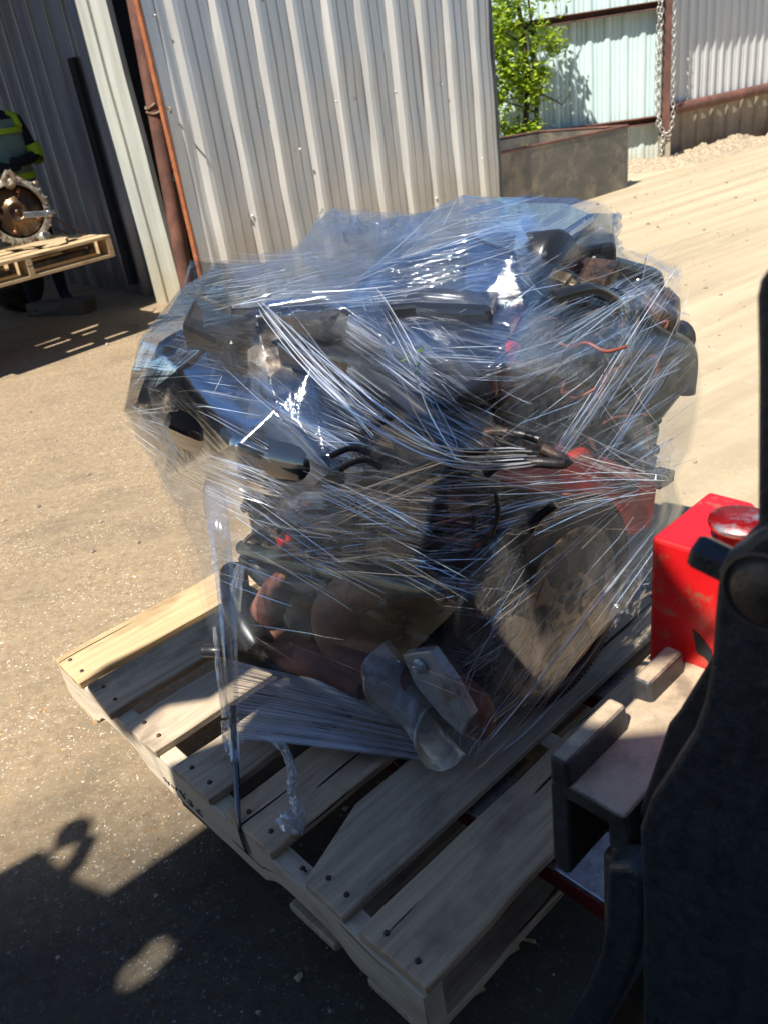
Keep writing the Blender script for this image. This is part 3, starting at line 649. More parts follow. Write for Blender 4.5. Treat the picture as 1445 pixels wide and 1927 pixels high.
mb = blob(c2+ux*.35+uy*.25+UZ*(.635+DZ), .12, 3, 3, .35, 3, (1.6, 1.2, .12)); o = mb.build('cardboard_scrap', mat('cardboard', (.42, .31, .18), (.30, .22, .12), .85, 0, 8, .1)); tag(o, 'flattened cardboard scraps under the gearbox on its pallet', 'cardboard')

#@@person
# ------------------------------------------------------------------ person in the shade
def skin(name, joints, edges, radii, parent, m, sub=2, root=0):
    org = V(parent['_o']); me = bpy.data.meshes.new(name); me.from_pydata([V(j)-org for j in joints], edges, [])
    o = bpy.data.objects.new(name, me); COL.objects.link(o); o.parent = parent; o['_o'] = list(org)
    sk = o.modifiers.new('skin', 'SKIN'); me.skin_vertices.new() if not me.skin_vertices else None
    for i, r in enumerate(radii):
        s_ = me.skin_vertices[0].data[i]; s_.radius = r if isinstance(r, tuple) else (r, r); s_.use_root = (i == root)
    sub_ = o.modifiers.new('sub', 'SUBSURF'); sub_.levels = sub; sub_.render_levels = sub; me.materials.append(m); return o
pb = D(-6, 250, 7.15); pb.z = 0
per = thing('person', pb, 'person in dark clothes and a yellow green safety vest standing in the shade', 'person')
M_CLOTH = mat('dark_workwear', (.010, .011, .016), (.006, .006, .009), .9, 0, 20, .2)
fr = V((.55, -.83, 0)); rt = V((-.83, -.55, 0))*-1      # facing, and image-right side
def PP(r_, f_, z_): return pb+rt*r_+fr*f_+UZ*z_
jt = [PP(0, 0, 1.0), PP(0, -.01, 1.2), PP(0, 0, 1.42), PP(0, 0, 1.52), PP(0, .02, 1.60), PP(0, .02, 1.72), PP(0, .01, 1.82),
      PP(.17, 0, 1.44), PP(.22, .03, 1.18), PP(.04, .24, 1.16), PP(-.04, .26, 1.18),
      PP(-.17, 0, 1.44), PP(-.22, .03, 1.18), PP(-.04, .22, 1.12), PP(.04, .25, 1.13),
      PP(.10, 0, .94), PP(.12, .02, .52), PP(.13, -.02, .10), PP(.14, .14, .04), PP(-.10, 0, .94), PP(-.12, .02, .52), PP(-.13, -.02, .10), PP(-.14, .14, .04)]
ed = [(0, 1), (1, 2), (2, 3), (3, 4), (4, 5), (5, 6), (2, 7), (7, 8), (8, 9), (9, 10), (2, 11), (11, 12), (12, 13), (13, 14), (0, 15), (15, 16), (16, 17), (17, 18), (0, 19), (19, 20), (20, 21), (21, 22)]
rd = [(.16, .12), (.15, .11), (.16, .11), .06, .075, .095, .06, .065, .052, .038, .025, .065, .052, .038, .025, .095, .07, .045, .04, .095, .07, .045, .04]
skin('body', jt, ed, rd, per, M_CLOTH)
M_VEST = mat('safety_yellow', (.42, .62, .02), (.32, .5, .02), .7, 0, 10, .1)
M_VEST2 = mat('vest_grey_green', (.20, .30, .22), (.14, .22, .17), .8, 0, 10, .1)
mb = MB()
rings = [(1.02, .185, .145), (1.12, .18, .14), (1.25, .185, .14), (1.36, .19, .14), (1.46, .15, .11)]
vs = [PP(a*math.cos(2*PI*k/24), b*math.sin(2*PI*k/24), z) for z, a, b in rings for k in range(24)]
mb.add(vs, [(i*24+k, i*24+(k+1) % 24, (i+1)*24+(k+1) % 24, (i+1)*24+k) for i in range(4) for k in range(24)], smooth=True)
vest = mb.build('vest', M_VEST2, per)
mb = MB()
for z0_, z1_, a, b in ((1.03, 1.075, .192, .152), (1.36, 1.40, .197, .150)):
    vs = [PP(a*math.cos(2*PI*k/24), b*math.sin(2*PI*k/24), z) for z in (z0_, z1_) for k in range(24)]
    mb.add(vs, [(k, (k+1) % 24, 24+(k+1) % 24, 24+k) for k in range(24)], smooth=True)
parts(mb, 'vest_band', M_VEST, per)
mb = MB(); mb.tube([PP(.215, .03, 1.27), PP(.232, .03, 1.20), PP(.215, .07, 1.155)], [.062, .064, .058], 14, cap=False); mb.tube([PP(.11, .02, 1.50), PP(.15, .05, 1.47), PP(.15, .10, 1.40)], .028, 8); parts(mb, 'sleeve_band', M_VEST, per)

#@@pallet
# ------------------------------------------------------------------ main pallet
bL, bB = .94, -.34                           # left corner in load frame
pal = thing('wooden_pallet', L3(.33, .17, -.14), 'large weathered wooden pallet under the wrapped engine, on the fork tines', 'pallet')
def quadboard(name, pts, th, m, parent, seed, bev=.0025, along=BD, cuts=22):
    """plank from 4 top corners (a,b near end; c,d far end), thickness down; grain a->d. edges roughened"""
    a, b, c, d = [V(p) for p in pts]; mb = MB(); rnd = random.Random(seed); N = cuts; top = []; uo = rnd.uniform(0, 40)
    for i in range(N+1):
        t = i/N
        for j, (p, q) in enumerate(((a, d), (b, c))):
            x = p.lerp(q, t); sgn = -1 if j == 0 else 1
            x = x+(b-a).normalized()*sgn*(.0045*noise.noise(V((t*7, seed, j)))+.002*noise.noise(V((t*40, seed, j))))
            if i == 0: x = x+(a-d).normalized()*rnd.uniform(-.002, .004)
            top.append(x+UZ*(.002*noise.noise(V((t*3, seed+j*.3, 2)))))
    bot = [p-UZ*th for p in top]; n = len(top); Ld = (d-a).length; Wd = (b-a).length
    vs = top+bot; fs = []; uvs = []
    def uvt(i): return (uo+(i//2)/N*Ld, uo+(i % 2)*Wd)
    for i in range(N):
        q = (2*i, 2*i+1, 2*i+3, 2*i+2); fs.append(q); uvs.append([uvt(k) for k in q])
        q = (n+2*i, n+2*i+2, n+2*i+3, n+2*i+1); fs.append(q); uvs.append([uvt(k-n) for k in q])
        for s_ in (0, 1):
            q = (2*i+s_, 2*i+2+s_, n+2*i+2+s_, n+2*i+s_); fs.append(q); uvs.append([(uvt(k % n)[0], uo+3+(th if k >= n else 0)) for k in q])
    for e in (0, N):
        q = (2*e, 2*e+1, n+2*e+1, n+2*e); fs.append(q); uvs.append([(uo+7+(th if k >= n else 0)*2, uo+(k % 2)*Wd) for k in q])
    mb.add(vs, fs, uvs); return mb.build(name, m, parent, bev, 1)
def dk(x, y): return T(x, y, .0)
boards = [  # near-end corners (left, right) from the photo, far b offset
    (((103.8, 1240), (150, 1285)), W_NEW, (.0, .0)),
    (((163, 1291), (209, 1343)), W_MID, (0, 0)),
    (((233, 1362), (290, 1415)), W_GREY, (0, 0)),
    (((325, 1442), (395, 1503)), W_GREY, (0, 0)),
    (((424, 1525), (512, 1605)), W_MID, (0, 0)),
    (((573, 1659), (645, 1728)), W_GREY, (-.07, 0)),
    (((676, 1748), (800, 1862)), W_MID, (0, 0))]
nails = MB()
for i, ((pa, pb_), m, (sa, sb)) in enumerate(boards):
    a, b = dk(*pa), dk(*pb_)
    fa = a+BD*(1.02)-SD*(sa*-1); fb_ = b+BD*(1.02)
    if i == 5:   # tapered / trimmed board: narrow near end, wide beyond
        c = S(0, 0) if False else None
        m1 = dk(720, 1500); quad = None
        wv = (b-a)
        mb = MB(); poly = [a, b, b+BD*1.02, a-SD*.055+BD*1.02, a-SD*.055+BD*.16]
        uo = 3.3; top = poly; bot = [p-UZ*.018 for p in poly]; nn_ = 5
        uvf = lambda p: ((p-a).dot(BD)+uo, (p-a).dot(SD)+uo)
        fs = [tuple(range(5)), tuple(range(5, 10))[::-1]]; uvs = [[uvf(p) for p in poly], [uvf(p) for p in poly][::-1]]
        for k in range(5):
            q = (k, (k+1) % 5, 5+(k+1) % 5, 5+k); fs.append(q); uvs.append([uvf((poly+poly)[j]) if j < 5 else (uvf(poly[j-5])[0], uvf(poly[j-5])[1]+.018) for j in q])
        mb.add([V(p) for p in top+bot], fs, uvs); mb.build('deck_board', m, pal, .0025, 1)
    else:
        quadboard('deck_board', (a, b, fb_, fa), .019, m, pal, 100+i)
    d = (b-a)
    for t in (.27, .74):
        q = a+d*t+BD*(.022+.004*(i % 3))+SD*0; nails.lathe(q+UZ*.0, UZ, [(.0001, .0035), (.004, .003), (.0052, .0005), (.005, -.002)], 10)
    for bb in (.51, 1.0):
        q = a+d*.3+BD*bb; nails.lathe(q, UZ, [(.0001, .003), (.005, .001), (.005, -.002)], 8)
q = T(577, 1641, -.018); nails.tube([q, q+V((-.004, -.002, .012))], .002, 6); nails.lathe(q+V((-.004, -.002, .012)), UZ, [(.0001, .002), (.005, 0), (.0001, -.001)], 8)
parts(nails, 'nail', M_NAIL, pal)
# cracks in the planks, thin dark wedges of shadowed gap
cr = MB()
for pts in ([(868, 1000), (893, 960), (905, 950)], ):
    pass
# stringers with fork notches
def stringer(bc, m, seed, w_=.038):
    top, bot = -.0195, -.112; segs = []; N = 64
    mb = MB(); vs = []; L0, L1 = -.275, .945
    for i in range(N+1):
        l_ = L0+(L1-L0)*i/N
        # notches .23 long, each .16 in from the ends
        nb = bot
        for c in (-.275+.28, .945-.28):
            x = abs(l_-c)/.115
            if x < 1: nb = bot+.038*(1-x**4)
        for (db, z) in ((-w_/2, top), (w_/2, top), (w_/2, nb), (-w_/2, nb)):
            j = .0018*noise.noise(V((l_*12, z*20, seed)))
            vs.append(L3(l_, bc+db+j, z+(j if z == top else j*2)))
    fs = []; uvs = []
    for i in range(N):
        for k in range(4):
            q = (i*4+k, i*4+(k+1) % 4, (i+1)*4+(k+1) % 4, (i+1)*4+k); fs.append(q)
            uu_ = [(seed+i/N*1.22, 0), (seed+i/N*1.22, 1), (seed+(i+1)/N*1.22, 1), (seed+(i+1)/N*1.22, 0)]
            uvs.append([(u, seed+v*.09+k*.2) for u, v in uu_])
    fs += [(0, 1, 2, 3), (N*4, N*4+3, N*4+2, N*4+1)]; uvs += [[(0, 0), (.02, 0), (.02, .09), (0, .09)]]*2
    mb.add(vs, fs, uvs); return mb.build('stringer', m, pal, .002, 1)
stringer(-.322, W_STR, 1); stringer(.17, W_STR, 4); stringer(.66, W_STR, 7)
for i, (l0, l1) in enumerate(((.80, .94), (.30, .42), (-.06, .06), (-.275, -.14))):
    quadboard('bottom_board', (L3(l1, -.34, -.1125), L3(l0, -.34, -.1125), L3(l0, .68, -.1125), L3(l1, .68, -.1125)), .018, [W_MID, W_DARK, W_GREY, W_GREY][i], pal, 200+i)
# faint pen writing on the near stringer: PX 32
txt = MB()
def pen(pts):
    q = [S(x, y, -.3425) for x, y in pts]; txt.tube(q, .0011, 4)
for st_ in ([(308, 1463), (319, 1477)], [(311, 1470), (318, 1473), (318, 1478)], [(322, 1477), (328, 1485)], [(331, 1483), (332, 1489)], [(338, 1487), (349, 1505)], [(348, 1494), (343, 1500)], [(352, 1508), (362, 1519)], [(356, 1505), (361, 1513), (363, 1520)], [(370, 1524), (376, 1526), (376, 1529)], [(370, 1526), (382, 1538)]):
    pen(st_)
txt.build('pen_marks', mat('pen_ink', (.03, .03, .05), (.02, .02, .03), .7, 0, 5, 0), pal)
# wood splinters and chips on the ground
mb = MB()
for (x, y, z) in ((815, 1595, 0), (960, 1790, 0), (990, 1770, 0), (890, 1870, 0)):
    p_ = G(x, y, 0.004); mb.box(p_, V((1, random.uniform(-.5, .8), .1)), V((-.3, 1, 0)), UZ, .018, .004, .003, jit=.003, seed=x)
o = mb.build('wood_chips', W_NEW); tag(o, 'small split wood chips on the asphalt beneath the pallet', 'wood chips', kind='stuff')

#@@forklift
# ------------------------------------------------------------------ forklift front
fk = thing('forklift', L3(-.5, .17, -.25), 'black forklift carriage with steel tines and red housing at the right', 'forklift')
# tines
for b0 in (-.05, .335):
    f_ = MB(); top = -.028; w_ = .115
    pr = [(-.50, top), (.62, top), (.64, top-.006), (.64, top-.012), (.1, top-.040), (-.50, top-.045)]
    f_.prism([L3(l_, b0, z) for l_, z in pr], BD*w_)
    t_ = f_.build('tine', M_STEEL, fk, .003)
    s_ = MB(); s_.prism([L3(l_, b0-.0015, z-.004) for l_, z in [(-.47, top-.004), (.3, top-.006), (.1, top-.034), (-.47, top-.038)]], BD*(w_+.003)); s_.build('painted_side', M_REDD, t_)
    h_ = MB(); h_.lb(-.50, -.462, b0, b0+w_, top-.045, .40); h_.build('tine_shank', M_CASTB, t_, .006)
# top bar: section in (l,z) near end, run along b
sec = [(-.418, .432), (-.440, .432), (-.447, .402), (-.512, .402), (-.520, .38), (-.520, .345), (-.492, .345), (-.492, .378), (-.443, .378), (-.443, .262), (-.436, .250), (-.420, .252), (-.416, .27)]
sec2 = [(-.4225, .398), (-.447, .402), (-.512, .402), (-.520, .38), (-.520, .345), (-.492, .345), (-.492, .378), (-.443, .378), (-.443, .262), (-.436, .250), (-.420, .252), (-.416, .27), (-.417, .39)]
mb = MB(); mb.prism([L3(a, -.22, z) for a, z in sec2], BD*.80); bar = mb.build('carriage_bar', M_BAR, fk, .007, 3)
for i, (b0, b1) in enumerate(((-.22, -.10), (-.05, .03), (.05, .15), (.20, .58))):
    mb = MB(); mb.prism([L3(a, b0, z) for a, z in [(-.4175, .39), (-.4175, .434-.004*(i % 2)), (-.441, .434-.004*(i % 2)), (-.4475, .39)]], BD*(b1-b0)); mb.build('stop_lug', M_BAR, fk, .006, 3)
mb = MB(); mb.lb(-.49, -.56, -.215, .6, .20, .344); mb.lb(-.47, -.53, -.20, -.15, -.05, .30); mb.build('carriage_back', M_CASTB, fk, .008)
# raised black rib across the bar
mb = MB(); mb.prism([S(x, y, -.20) for x, y in ((1190, 1560), (1255, 1365), (1275, 1340), (1345, 1225), (1360, 1240), (1350, 1600), (1210, 1640))], BD*.05); mb.build('gusset', M_BAR, fk, .012, 3)
# mast plate
pl = [(1348, 1075), (1362, 1046), (1392, 1030), (1420, 1005), (1470, 985), (1560, 985), (1600, 1200), (1600, 2050), (1206, 2050), (1207, 1700), (1200, 1560), (1222, 1500), (1262, 1440), (1300, 1380), (1322, 1320), (1334, 1250), (1341, 1150)]
mb = MB(); mb.prism([S(x, y, -.29) for x, y in pl], BD*.035); mplate = mb.build('mast_plate', M_BLACK, fk, .006, 3)
pc = S(1442, 1118, -.29); mb = MB().lathe(pc, -BD, [(.001, .006), (.020, .005), (.024, .002), (.025, -.01)], 32); mb.lathe(pc, -BD, [(.0275, -.004), (.028, .0015), (.030, .0015), (.031, -.004)], 32); mb.build('pivot_pin', M_CASTB, fk)
mb = MB().lathe(S(1362, 1060, -.27), (SD*-1+UZ*.2), [(.001, .022), (.012, .022), (.014, .018), (.014, -.02)], 6, smooth=False); mb.build('hex_bolt', M_BLACK, fk, .001)
# cylinder rod boss going up right, then mast rail
mb = MB(); mb.prism([S(x, y, -.20) for x, y in ((1385, 1035), (1400, 1010), (1425, 985), (1500, 930), (1560, 900), (1560, 1040))], BD*.10); mb.build('lift_arm', M_BLACK, fk, .01, 3)
mb = MB(); mb.prism([S(x, y, -.27) for x, y in ((1423, 1000), (1424, 700), (1421, 560), (1427, 528), (1448, 498), (1600, 470), (1600, 1000))], BD*.05); mb.build('mast_rail', M_BLACK, fk, .004, 3)
# curved claw below the bar
cl = [(1137, 1630), (1180, 1630), (1212, 1655), (1212, 1760), (1200, 1810), (1175, 1870), (1140, 1930), (1100, 2000), (1030, 2000), (1062, 1925), (1100, 1860), (1125, 1800), (1137, 1740)]
mb = MB(); mb.prism([S(x, y, -.26) for x, y in cl], BD*.04); mb.build('lower_claw', M_BLACK, fk, .008, 3)
# red housing and filler cap
r0 = E(1225, 1010, -.385); rb = (r0-O0).dot(BD); rz = r0.z-.25; 
mb = MB(); mb.prism([L3(l_, rb, z) for l_, z in ((-.385, rz), (-.445, rz), (-.475, rz-.03), (-.60, rz-.03), (-.60, .20), (-.385, .20))], BD*.145); red = mb.build('red_housing', M_RED, fk, .006, 3)
cc = S(1392, 985, .10); cc = L3(-.50, rb+.07, rz-.03)
cc = T(1392, 985, rz+.022)
mb = MB().lathe(cc-UZ*.03, UZ, [(.024, -.04), (.024, .022), (.030, .026)], 32); mb.build('cap_neck', M_REDD, red)
mb = MB().lathe(cc, UZ, [(.024, -.005), (.034, -.003), (.036, .002), (.035, .006), (.001, .007)], 32); mb.build('filler_cap', mat('chipped_cap', (.50, .50, .48), (.42, .42, .41), .35, .8, 16, .05, c3=(.6, .012, .015), c3amt=.385, c3scale=22), red)
mb = MB(); mb.prism([L3(l_, rb-.001, z) for l_, z in ((-.445, rz-.115), (-.452, rz-.118), (-.470, rz-.135), (-.478, rz-.165), (-.462, rz-.15), (-.452, rz-.148))], BD*.0015); mb.build('lock_slot', M_DARK, red)

#@@engine
# ------------------------------------------------------------------ engine
eng = thing('engine', L3(.3, .3, 0), 'oily black engine with rusty exhaust pipes and tan flywheel, inside clear wrap', 'engine')
def lbx(name, m, args, bev=.008, **k):
    mb = MB()
    for a in (args if isinstance(args[0], tuple) else [args]): mb.lb(*a, **k)
    return mb.build(name, m, eng, bev, 2)
blk = [(.02, .72, .20, .56, .22, .58), (.05, .70, .17, .59, .30, .34), (.05, .70, .17, .59, .44, .48)]
for k in range(7): blk.append((.06+k*.095, .085+k*.095, .165, .6, .22, .56))
lbx('block', M_BLOCK, blk)
lbx('oil_pan', M_BLOCK, [(.02, .50, .03, .54, .02, .24), (.0, .70, .12, .57, .20, .235), (.05, .62, .2, .6, .0, .1)], .02)
lbx('valley_casting', M_BLOCK, [(.03, .60, .08, .62, .57, .695), (.0, .30, .35, .72, .44, .70), (.1, .5, .5, .8, .3, .6)], .02)
lbx('cylinder_head', M_BLOCK, [(.04, .66, .06, .28, .46, .60), (.04, .66, .5, .68, .46, .62)], .015)
lbx('timing_cover', M_PLAST, [(.70, .78, .15, .6, .12, .66)], .03)
# stepped black intake covers on top
M_COVER = mat('gloss_cover', (.014, .016, .02), (.009, .010, .013), .16, 0, 14, .1, rvar=.06, coat=.6)
def plate(name, m, pts, z0, th, bev=.012):
    mb = MB(); mb.prism([T(x, y, z0) for x, y in pts], UZ*-th); return mb.build(name, m, eng, bev, 3)
plate('intake_cover', M_COVER, ((565, 520), (640, 470), (800, 452), (962, 482), (925, 578), (780, 572), (600, 588), (520, 582)), .80, .05)
plate('intake_cover', M_COVER, ((480, 610), (560, 585), (760, 580), (990, 578), (930, 692), (800, 690), (640, 668), (520, 640)), .735, .05)
plate('intake_cover', M_COVER, ((640, 420), (790, 400), (880, 378), (1070, 380), (1120, 400), (1060, 440), (900, 440), (700, 448)), .83, .05)
plate('rear_tank', M_PLAST, ((1060, 400), (1150, 398), (1160, 455), (1080, 470)), .80, .2)
mb = MB().lathe(E(1015, 500, .05), SD*1+UZ*.1, [(.001, .05), (.05, .05), (.058, .04), (.058, -.16), (.001, -.16)], 28); mb.build('throttle_body', M_PLAST, eng)
mb = MB().lathe(E(1225, 600, .0), SD+BD*.4, [(.001, .05), (.04, .05), (.06, .03), (.06, -.12), (.001, -.12)], 20); mb.lathe(E(1265, 640, 0), SD*.2+BD, [(.001, .03), (.035, .03), (.04, -.1)], 16); mb.build('pulley_housing', M_BLOCK, eng)
# alternator-like ribbed module on the end face
mb = MB(); c = E(1085, 640, .02)
for k in range(9): mb.lathe(c-SD*(.012*k), SD, [(.05, .0), (.075-.004*(k % 2), .001), (.075-.004*(k % 2), .009), (.05, .01)], 24)
mb.lathe(c, SD, [(.001, .03), (.02, .03), (.035, .018), (.06, .015), (.07, 0), (.05, -.13), (.001, -.13)], 24); mb.build('alternator', M_BLOCK, eng)
mb = MB()
for k in range(8):
    for j in range(5): q = E(1000+k*24-j*10, 700+j*34-k*9, -.02); mb.box(q, BD, SD, UZ, .009, .02, .012)
mb.prism([E(x, y, .0) for x, y in ((985, 690), (1180, 620), (1150, 800), (950, 850))], SD*-.03); mb.build('connector_bank', M_PLAST, eng, .002)
mb = MB(); mb.prism([E(x, y, -.03) for x, y in ((985, 585), (1030, 650), (985, 735), (925, 700))], SD*-.08); mb.build('red_side_cover', mat('dark_maroon', (.10, .015, .015), (.04, .008, .008), .4, 0, 10, .1), eng, .01)
mb = MB(); mb.prism([E(x, y, -.065) for x, y in ((968, 640), (985, 650), (960, 700), (922, 690))], SD*-.05); mb.prism([E(x, y, -.055) for x, y in ((1050, 870), (1110, 845), (1238, 910), (1228, 990), (1190, 1010), (1150, 985), (1100, 930), (1010, 930), (930, 900))], SD*-.07)
mb.prism([E(x, y, -.04) for x, y in ((885, 985), (930, 1000), (925, 1050), (890, 1040))], SD*-.05); parts(mb, 'red_bracket', M_REDPL, eng, .006)
# flywheel
fc = L3(-.075, .285, .212)
mb = MB(); n_ = 120; prof_r = .205; ring = []
def disc(mb, c, r0, r1, t, n=64): mb.lathe(c, SD, [(r0, -t), (r1, -t), (r1, t), (r0, t), (r0, -t)], n)
disc(mb, fc, .172, .2, .006, 96)
for k in range(120):
    a = 2*PI*k/120; rdv = BD*math.cos(a)+UZ*math.sin(a); tn = BD*-math.sin(a)+UZ*math.cos(a)
    mb.box(fc+rdv*.2035, rdv, SD, tn, .0045, .0055, .0024)
fw = mb.build('ring_gear', M_DARKR, eng)
mb = MB(); disc(mb, fc-SD*.004, .001, .172, .003); mb.build('flywheel_disc', M_DARKR, eng)
# tan flex plate: annulus + spokes with openings
mb = MB(); q0 = fc+SD*.008
mb.lathe(q0, SD, [(.118, 0), (.150, 0), (.150, .004), (.118, .004), (.118, 0)], 64)
mb.lathe(q0, SD, [(.02, 0), (.062, 0), (.062, .006), (.02, .006), (.02, 0)], 48)
for k in range(6):
    a = 2*PI*k/6+.35
    pts = []
    for s_, r_ in ((-.30, .060), (-.19, .09), (-.30, .120), (.30, .120), (.19, .09), (.30, .060)): pts.append(q0+(BD*math.cos(a+s_)+UZ*math.sin(a+s_))*r_)
    mb.prism(pts, SD*.0035)
mb.build('flex_plate', M_TAN, eng, .0015)
mb = MB()
for k in range(8):
    a = 2*PI*k/8; mb.lathe(q0+(BD*math.cos(a)+UZ*math.sin(a))*.042, SD, [(.0001, .014), (.008, .014), (.0085, 0)], 6, smooth=False)
for k in range(10):
    a = 2*PI*k/10+.2; mb.lathe(q0+(BD*math.cos(a)+UZ*math.sin(a))*.136, SD, [(.0001, .009), (.006, .009), (.0065, 0)], 6, smooth=False)
parts(mb, 'flywheel_bolt', M_BLOCK, eng)
mb = MB(); disc(mb, fc-SD*.06, .14, .235, .03, 48); mb.build('rear_housing', M_BLOCK, eng)
# exhaust manifold pipes
mb = MB(); P_ = [S(570, 1080, .04), S(525, 1110, -.03), S(500, 1175, -.05), S(540, 1225, -.05), S(610, 1245, -.045), S(690, 1290, -.03)]
mb.tube(P_, [.022, .032, .038, .040, .038, .03], 18, sub=6); mb.build('exhaust_pipe', M_RUST, eng)
mb = MB(); P_ = [S(780, 1105, .06), S(690, 1105, -.01), S(634, 1150, -.045), S(645, 1205, -.05), S(700, 1250, -.04), S(770, 1295, -.02)]
mb.tube(P_, [.032, .040, .044, .044, .042, .036], 18, sub=6); mb.build('exhaust_pipe', M_RUST, eng)
mb = MB(); mb.tube([S(800, 1230, .02), S(850, 1290, .0), S(890, 1330, .0), S(900, 1365, .01)], [.024, .03, .032, .03], 16, sub=5); mb.build('exhaust_flange', M_RUST, eng)
# pale crescent shield behind the pipes
mb = MB(); mb.tube([S(530, 1235, -.02), S(600, 1275, -.02), S(680, 1325, -.01), S(740, 1355, .0)], [.012, .026, .026, .012], 12, sub=5); mb.build('pale_shroud', M_SHIELD, eng)
# heat shield: dented half shell
mb = MB(); a0, a1 = S(735, 1268, -.04), S(835, 1388, -.02); ax = (a1-a0); Ls = ax.length; ax.normalize(); up_ = (UZ-ax*UZ.z).normalized(); sd_ = ax.cross(up_)
vs = []; NU, NV = 26, 16
for i in range(NU+1):
    t = i/NU
    for j in range(NV+1):
        an = -2.0+4.0*j/NV; rr_ = .060*(1+.10*math.sin(t*9)+.16*noise.noise(V((t*5, j*.25, 3)))+.07*noise.noise(V((t*14, j*.6, 8))))*(1-.25*t+.2*(t > .93))
        vs.append(a0+ax*(t*Ls)+(-BD*math.cos(an)*rr_)+(up_*math.sin(an)*rr_))
mb.add(vs, [(i*(NV+1)+j, (i+1)*(NV+1)+j, (i+1)*(NV+1)+j+1, i*(NV+1)+j+1) for i in range(NU) for j in range(NV)], smooth=True)
hs = mb.build('heat_shield', M_SHIELD, eng); solid(hs, .002)
mb = MB(); mb.prism([S(x, y, -.035) for x, y in ((755, 1232), (808, 1225), (850, 1285), (885, 1350), (868, 1385), (830, 1350), (780, 1290))], BD*.02); mb.lathe(S(791, 1253, -.037), -BD, [(.0001, .016), (.009, .016), (.01, .006), (.016, .004), (.016, 0)], 8, smooth=False); mb.build('shield_bracket', M_SHIELD, eng, .011, 3)
# coolant rail, brackets
mb = MB(); mb.tube([S(455, 1030, -.03), S(560, 1062, -.03), S(680, 1080, -.03), S(790, 1108, -.04), S(835, 1098, -.03), S(850, 1080, .0)], .0145, 14, sub=6); mb.build('coolant_pipe', M_GREENP, eng)
mb = MB(); mb.tube([S(560, 925, .05), S(610, 905, .04), S(650, 915, .05)], .012, 10, sub=4); mb.build('coolant_pipe', M_GREENP, eng)
mb = MB(); mb.prism([S(x, y, -.02) for x, y in ((684, 1022), (720, 1012), (782, 1040), (786, 1082), (740, 1080), (690, 1058))], BD*.05); mb.prism([S(x, y, .03) for x, y in ((560, 990), (700, 1000), (700, 1020), (570, 1012))], BD*.04)
mb.build('mount_bracket', M_ALU2, eng, .006)
mb = MB(); mb.tube([S(776, 970, .03), S(776, 1035, .03)], .010, 10); mb.tube([S(905, 1000, .1), S(940, 1040, .06), S(925, 1075, .07)], .013, 8, sub=4); mb.build('steel_stay', M_ALU2, eng)
lbx('valve_cover', M_PLAST, [(.02, .52, .02, .18, .47, .56), (.05, .12, .03, .17, .55, .575), (.2, .27, .03, .17, .55, .575), (.36, .43, .03, .17, .55, .575)], .018)
plate('valve_cover', M_PLAST, ((700, 700), (880, 700), (930, 760), (860, 820), (740, 800)), .66, .08, .02)
# fan shroud at the left
mb = MB(); vs = []
c4 = [S(250, 770, .02), S(300, 660, .16), S(430, 640, .10), S(560, 720, .03), S(660, 870, .0), S(560, 890, .03), S(430, 830, .06)]
NU = 18
rows = [[S(260, 825, .03), S(440, 915, .0), S(660, 950, .02)], [S(258, 770, .03), T(430, 822, .585), T(685, 880, .565)], [T(300, 648, .665), T(440, 622, .69), T(650, 735, .635)]]
def q3(p, t): return p[0]*(1-t)*(1-2*t)+p[1]*4*t*(1-t)+p[2]*t*(2*t-1)
for i in range(NU+1):
    for j in range(NU+1):
        u, v = i/NU, j/NU; p_ = q3([q3(r, u) for r in rows], v)
        vs.append(p_+UZ*(.010*noise.noise(V((u*3, v*2.5, 6)))+.004*noise.noise(V((u*9, v*8, 2)))))
mb.add(vs, [(i*(NU+1)+j, (i+1)*(NU+1)+j, (i+1)*(NU+1)+j+1, i*(NU+1)+j+1) for i in range(NU) for j in range(NU)], smooth=True)
solid(mb.build('fan_shroud', M_GLOSSB, eng), .006)
mb = MB(); mb.prism([S(x, y, .16) for x, y in ((300, 690), (340, 640), (390, 610), (430, 620), (480, 700), (640, 860), (560, 960), (400, 850))], BD*.03); mb.build('radiator_panel', M_PLAST, eng, .01)
plate('black_reservoir', M_PLAST, ((372, 530), (480, 505), (560, 520), (530, 600), (430, 640), (340, 600)), .735, .12, .02)
for nm_, m_, ps, l_ in (('end_housing', M_PLAST, ((1130, 470), (1255, 505), (1262, 570), (1200, 640), (1110, 560)), -.0), ('end_housing', M_PLAST, ((1225, 600), (1285, 655), (1292, 740), (1245, 800), (1180, 740)), -.01), ('end_housing', M_PLAST, ((1080, 760), (1200, 720), (1250, 800), (1230, 880), (1110, 850)), .01), ('tan_bracket', M_ALU, ((1208, 845), (1245, 842), (1240, 890), (1205, 885)), -.04)):
    mb = MB(); mb.prism([E(x, y, l_) for x, y in ps], SD*-.12); mb.build(nm_, m_, eng, .02, 3)
mb = MB().lathe(T(505, 700, .66), -BD+UZ*.3, [(.001, .03), (.045, .03), (.05, .02), (.05, -.06)], 24); mb.tube([T(505, 700, .67), T(545, 695, .67), T(575, 690, .68)], .03, 14, sub=4); mb.build('thermostat_housing', M_ALU, eng)
mb = MB().lathe(T(540, 745, .63), -BD+UZ*.2, [(.001, .02), (.016, .02), (.02, .01), (.02, -.04)], 12); mb.build('sensor_plug', M_BLOCK, eng)
lbx('lower_bracket', M_BLOCK, [(.70, .84, .2, .4, .02, .3)], .02)
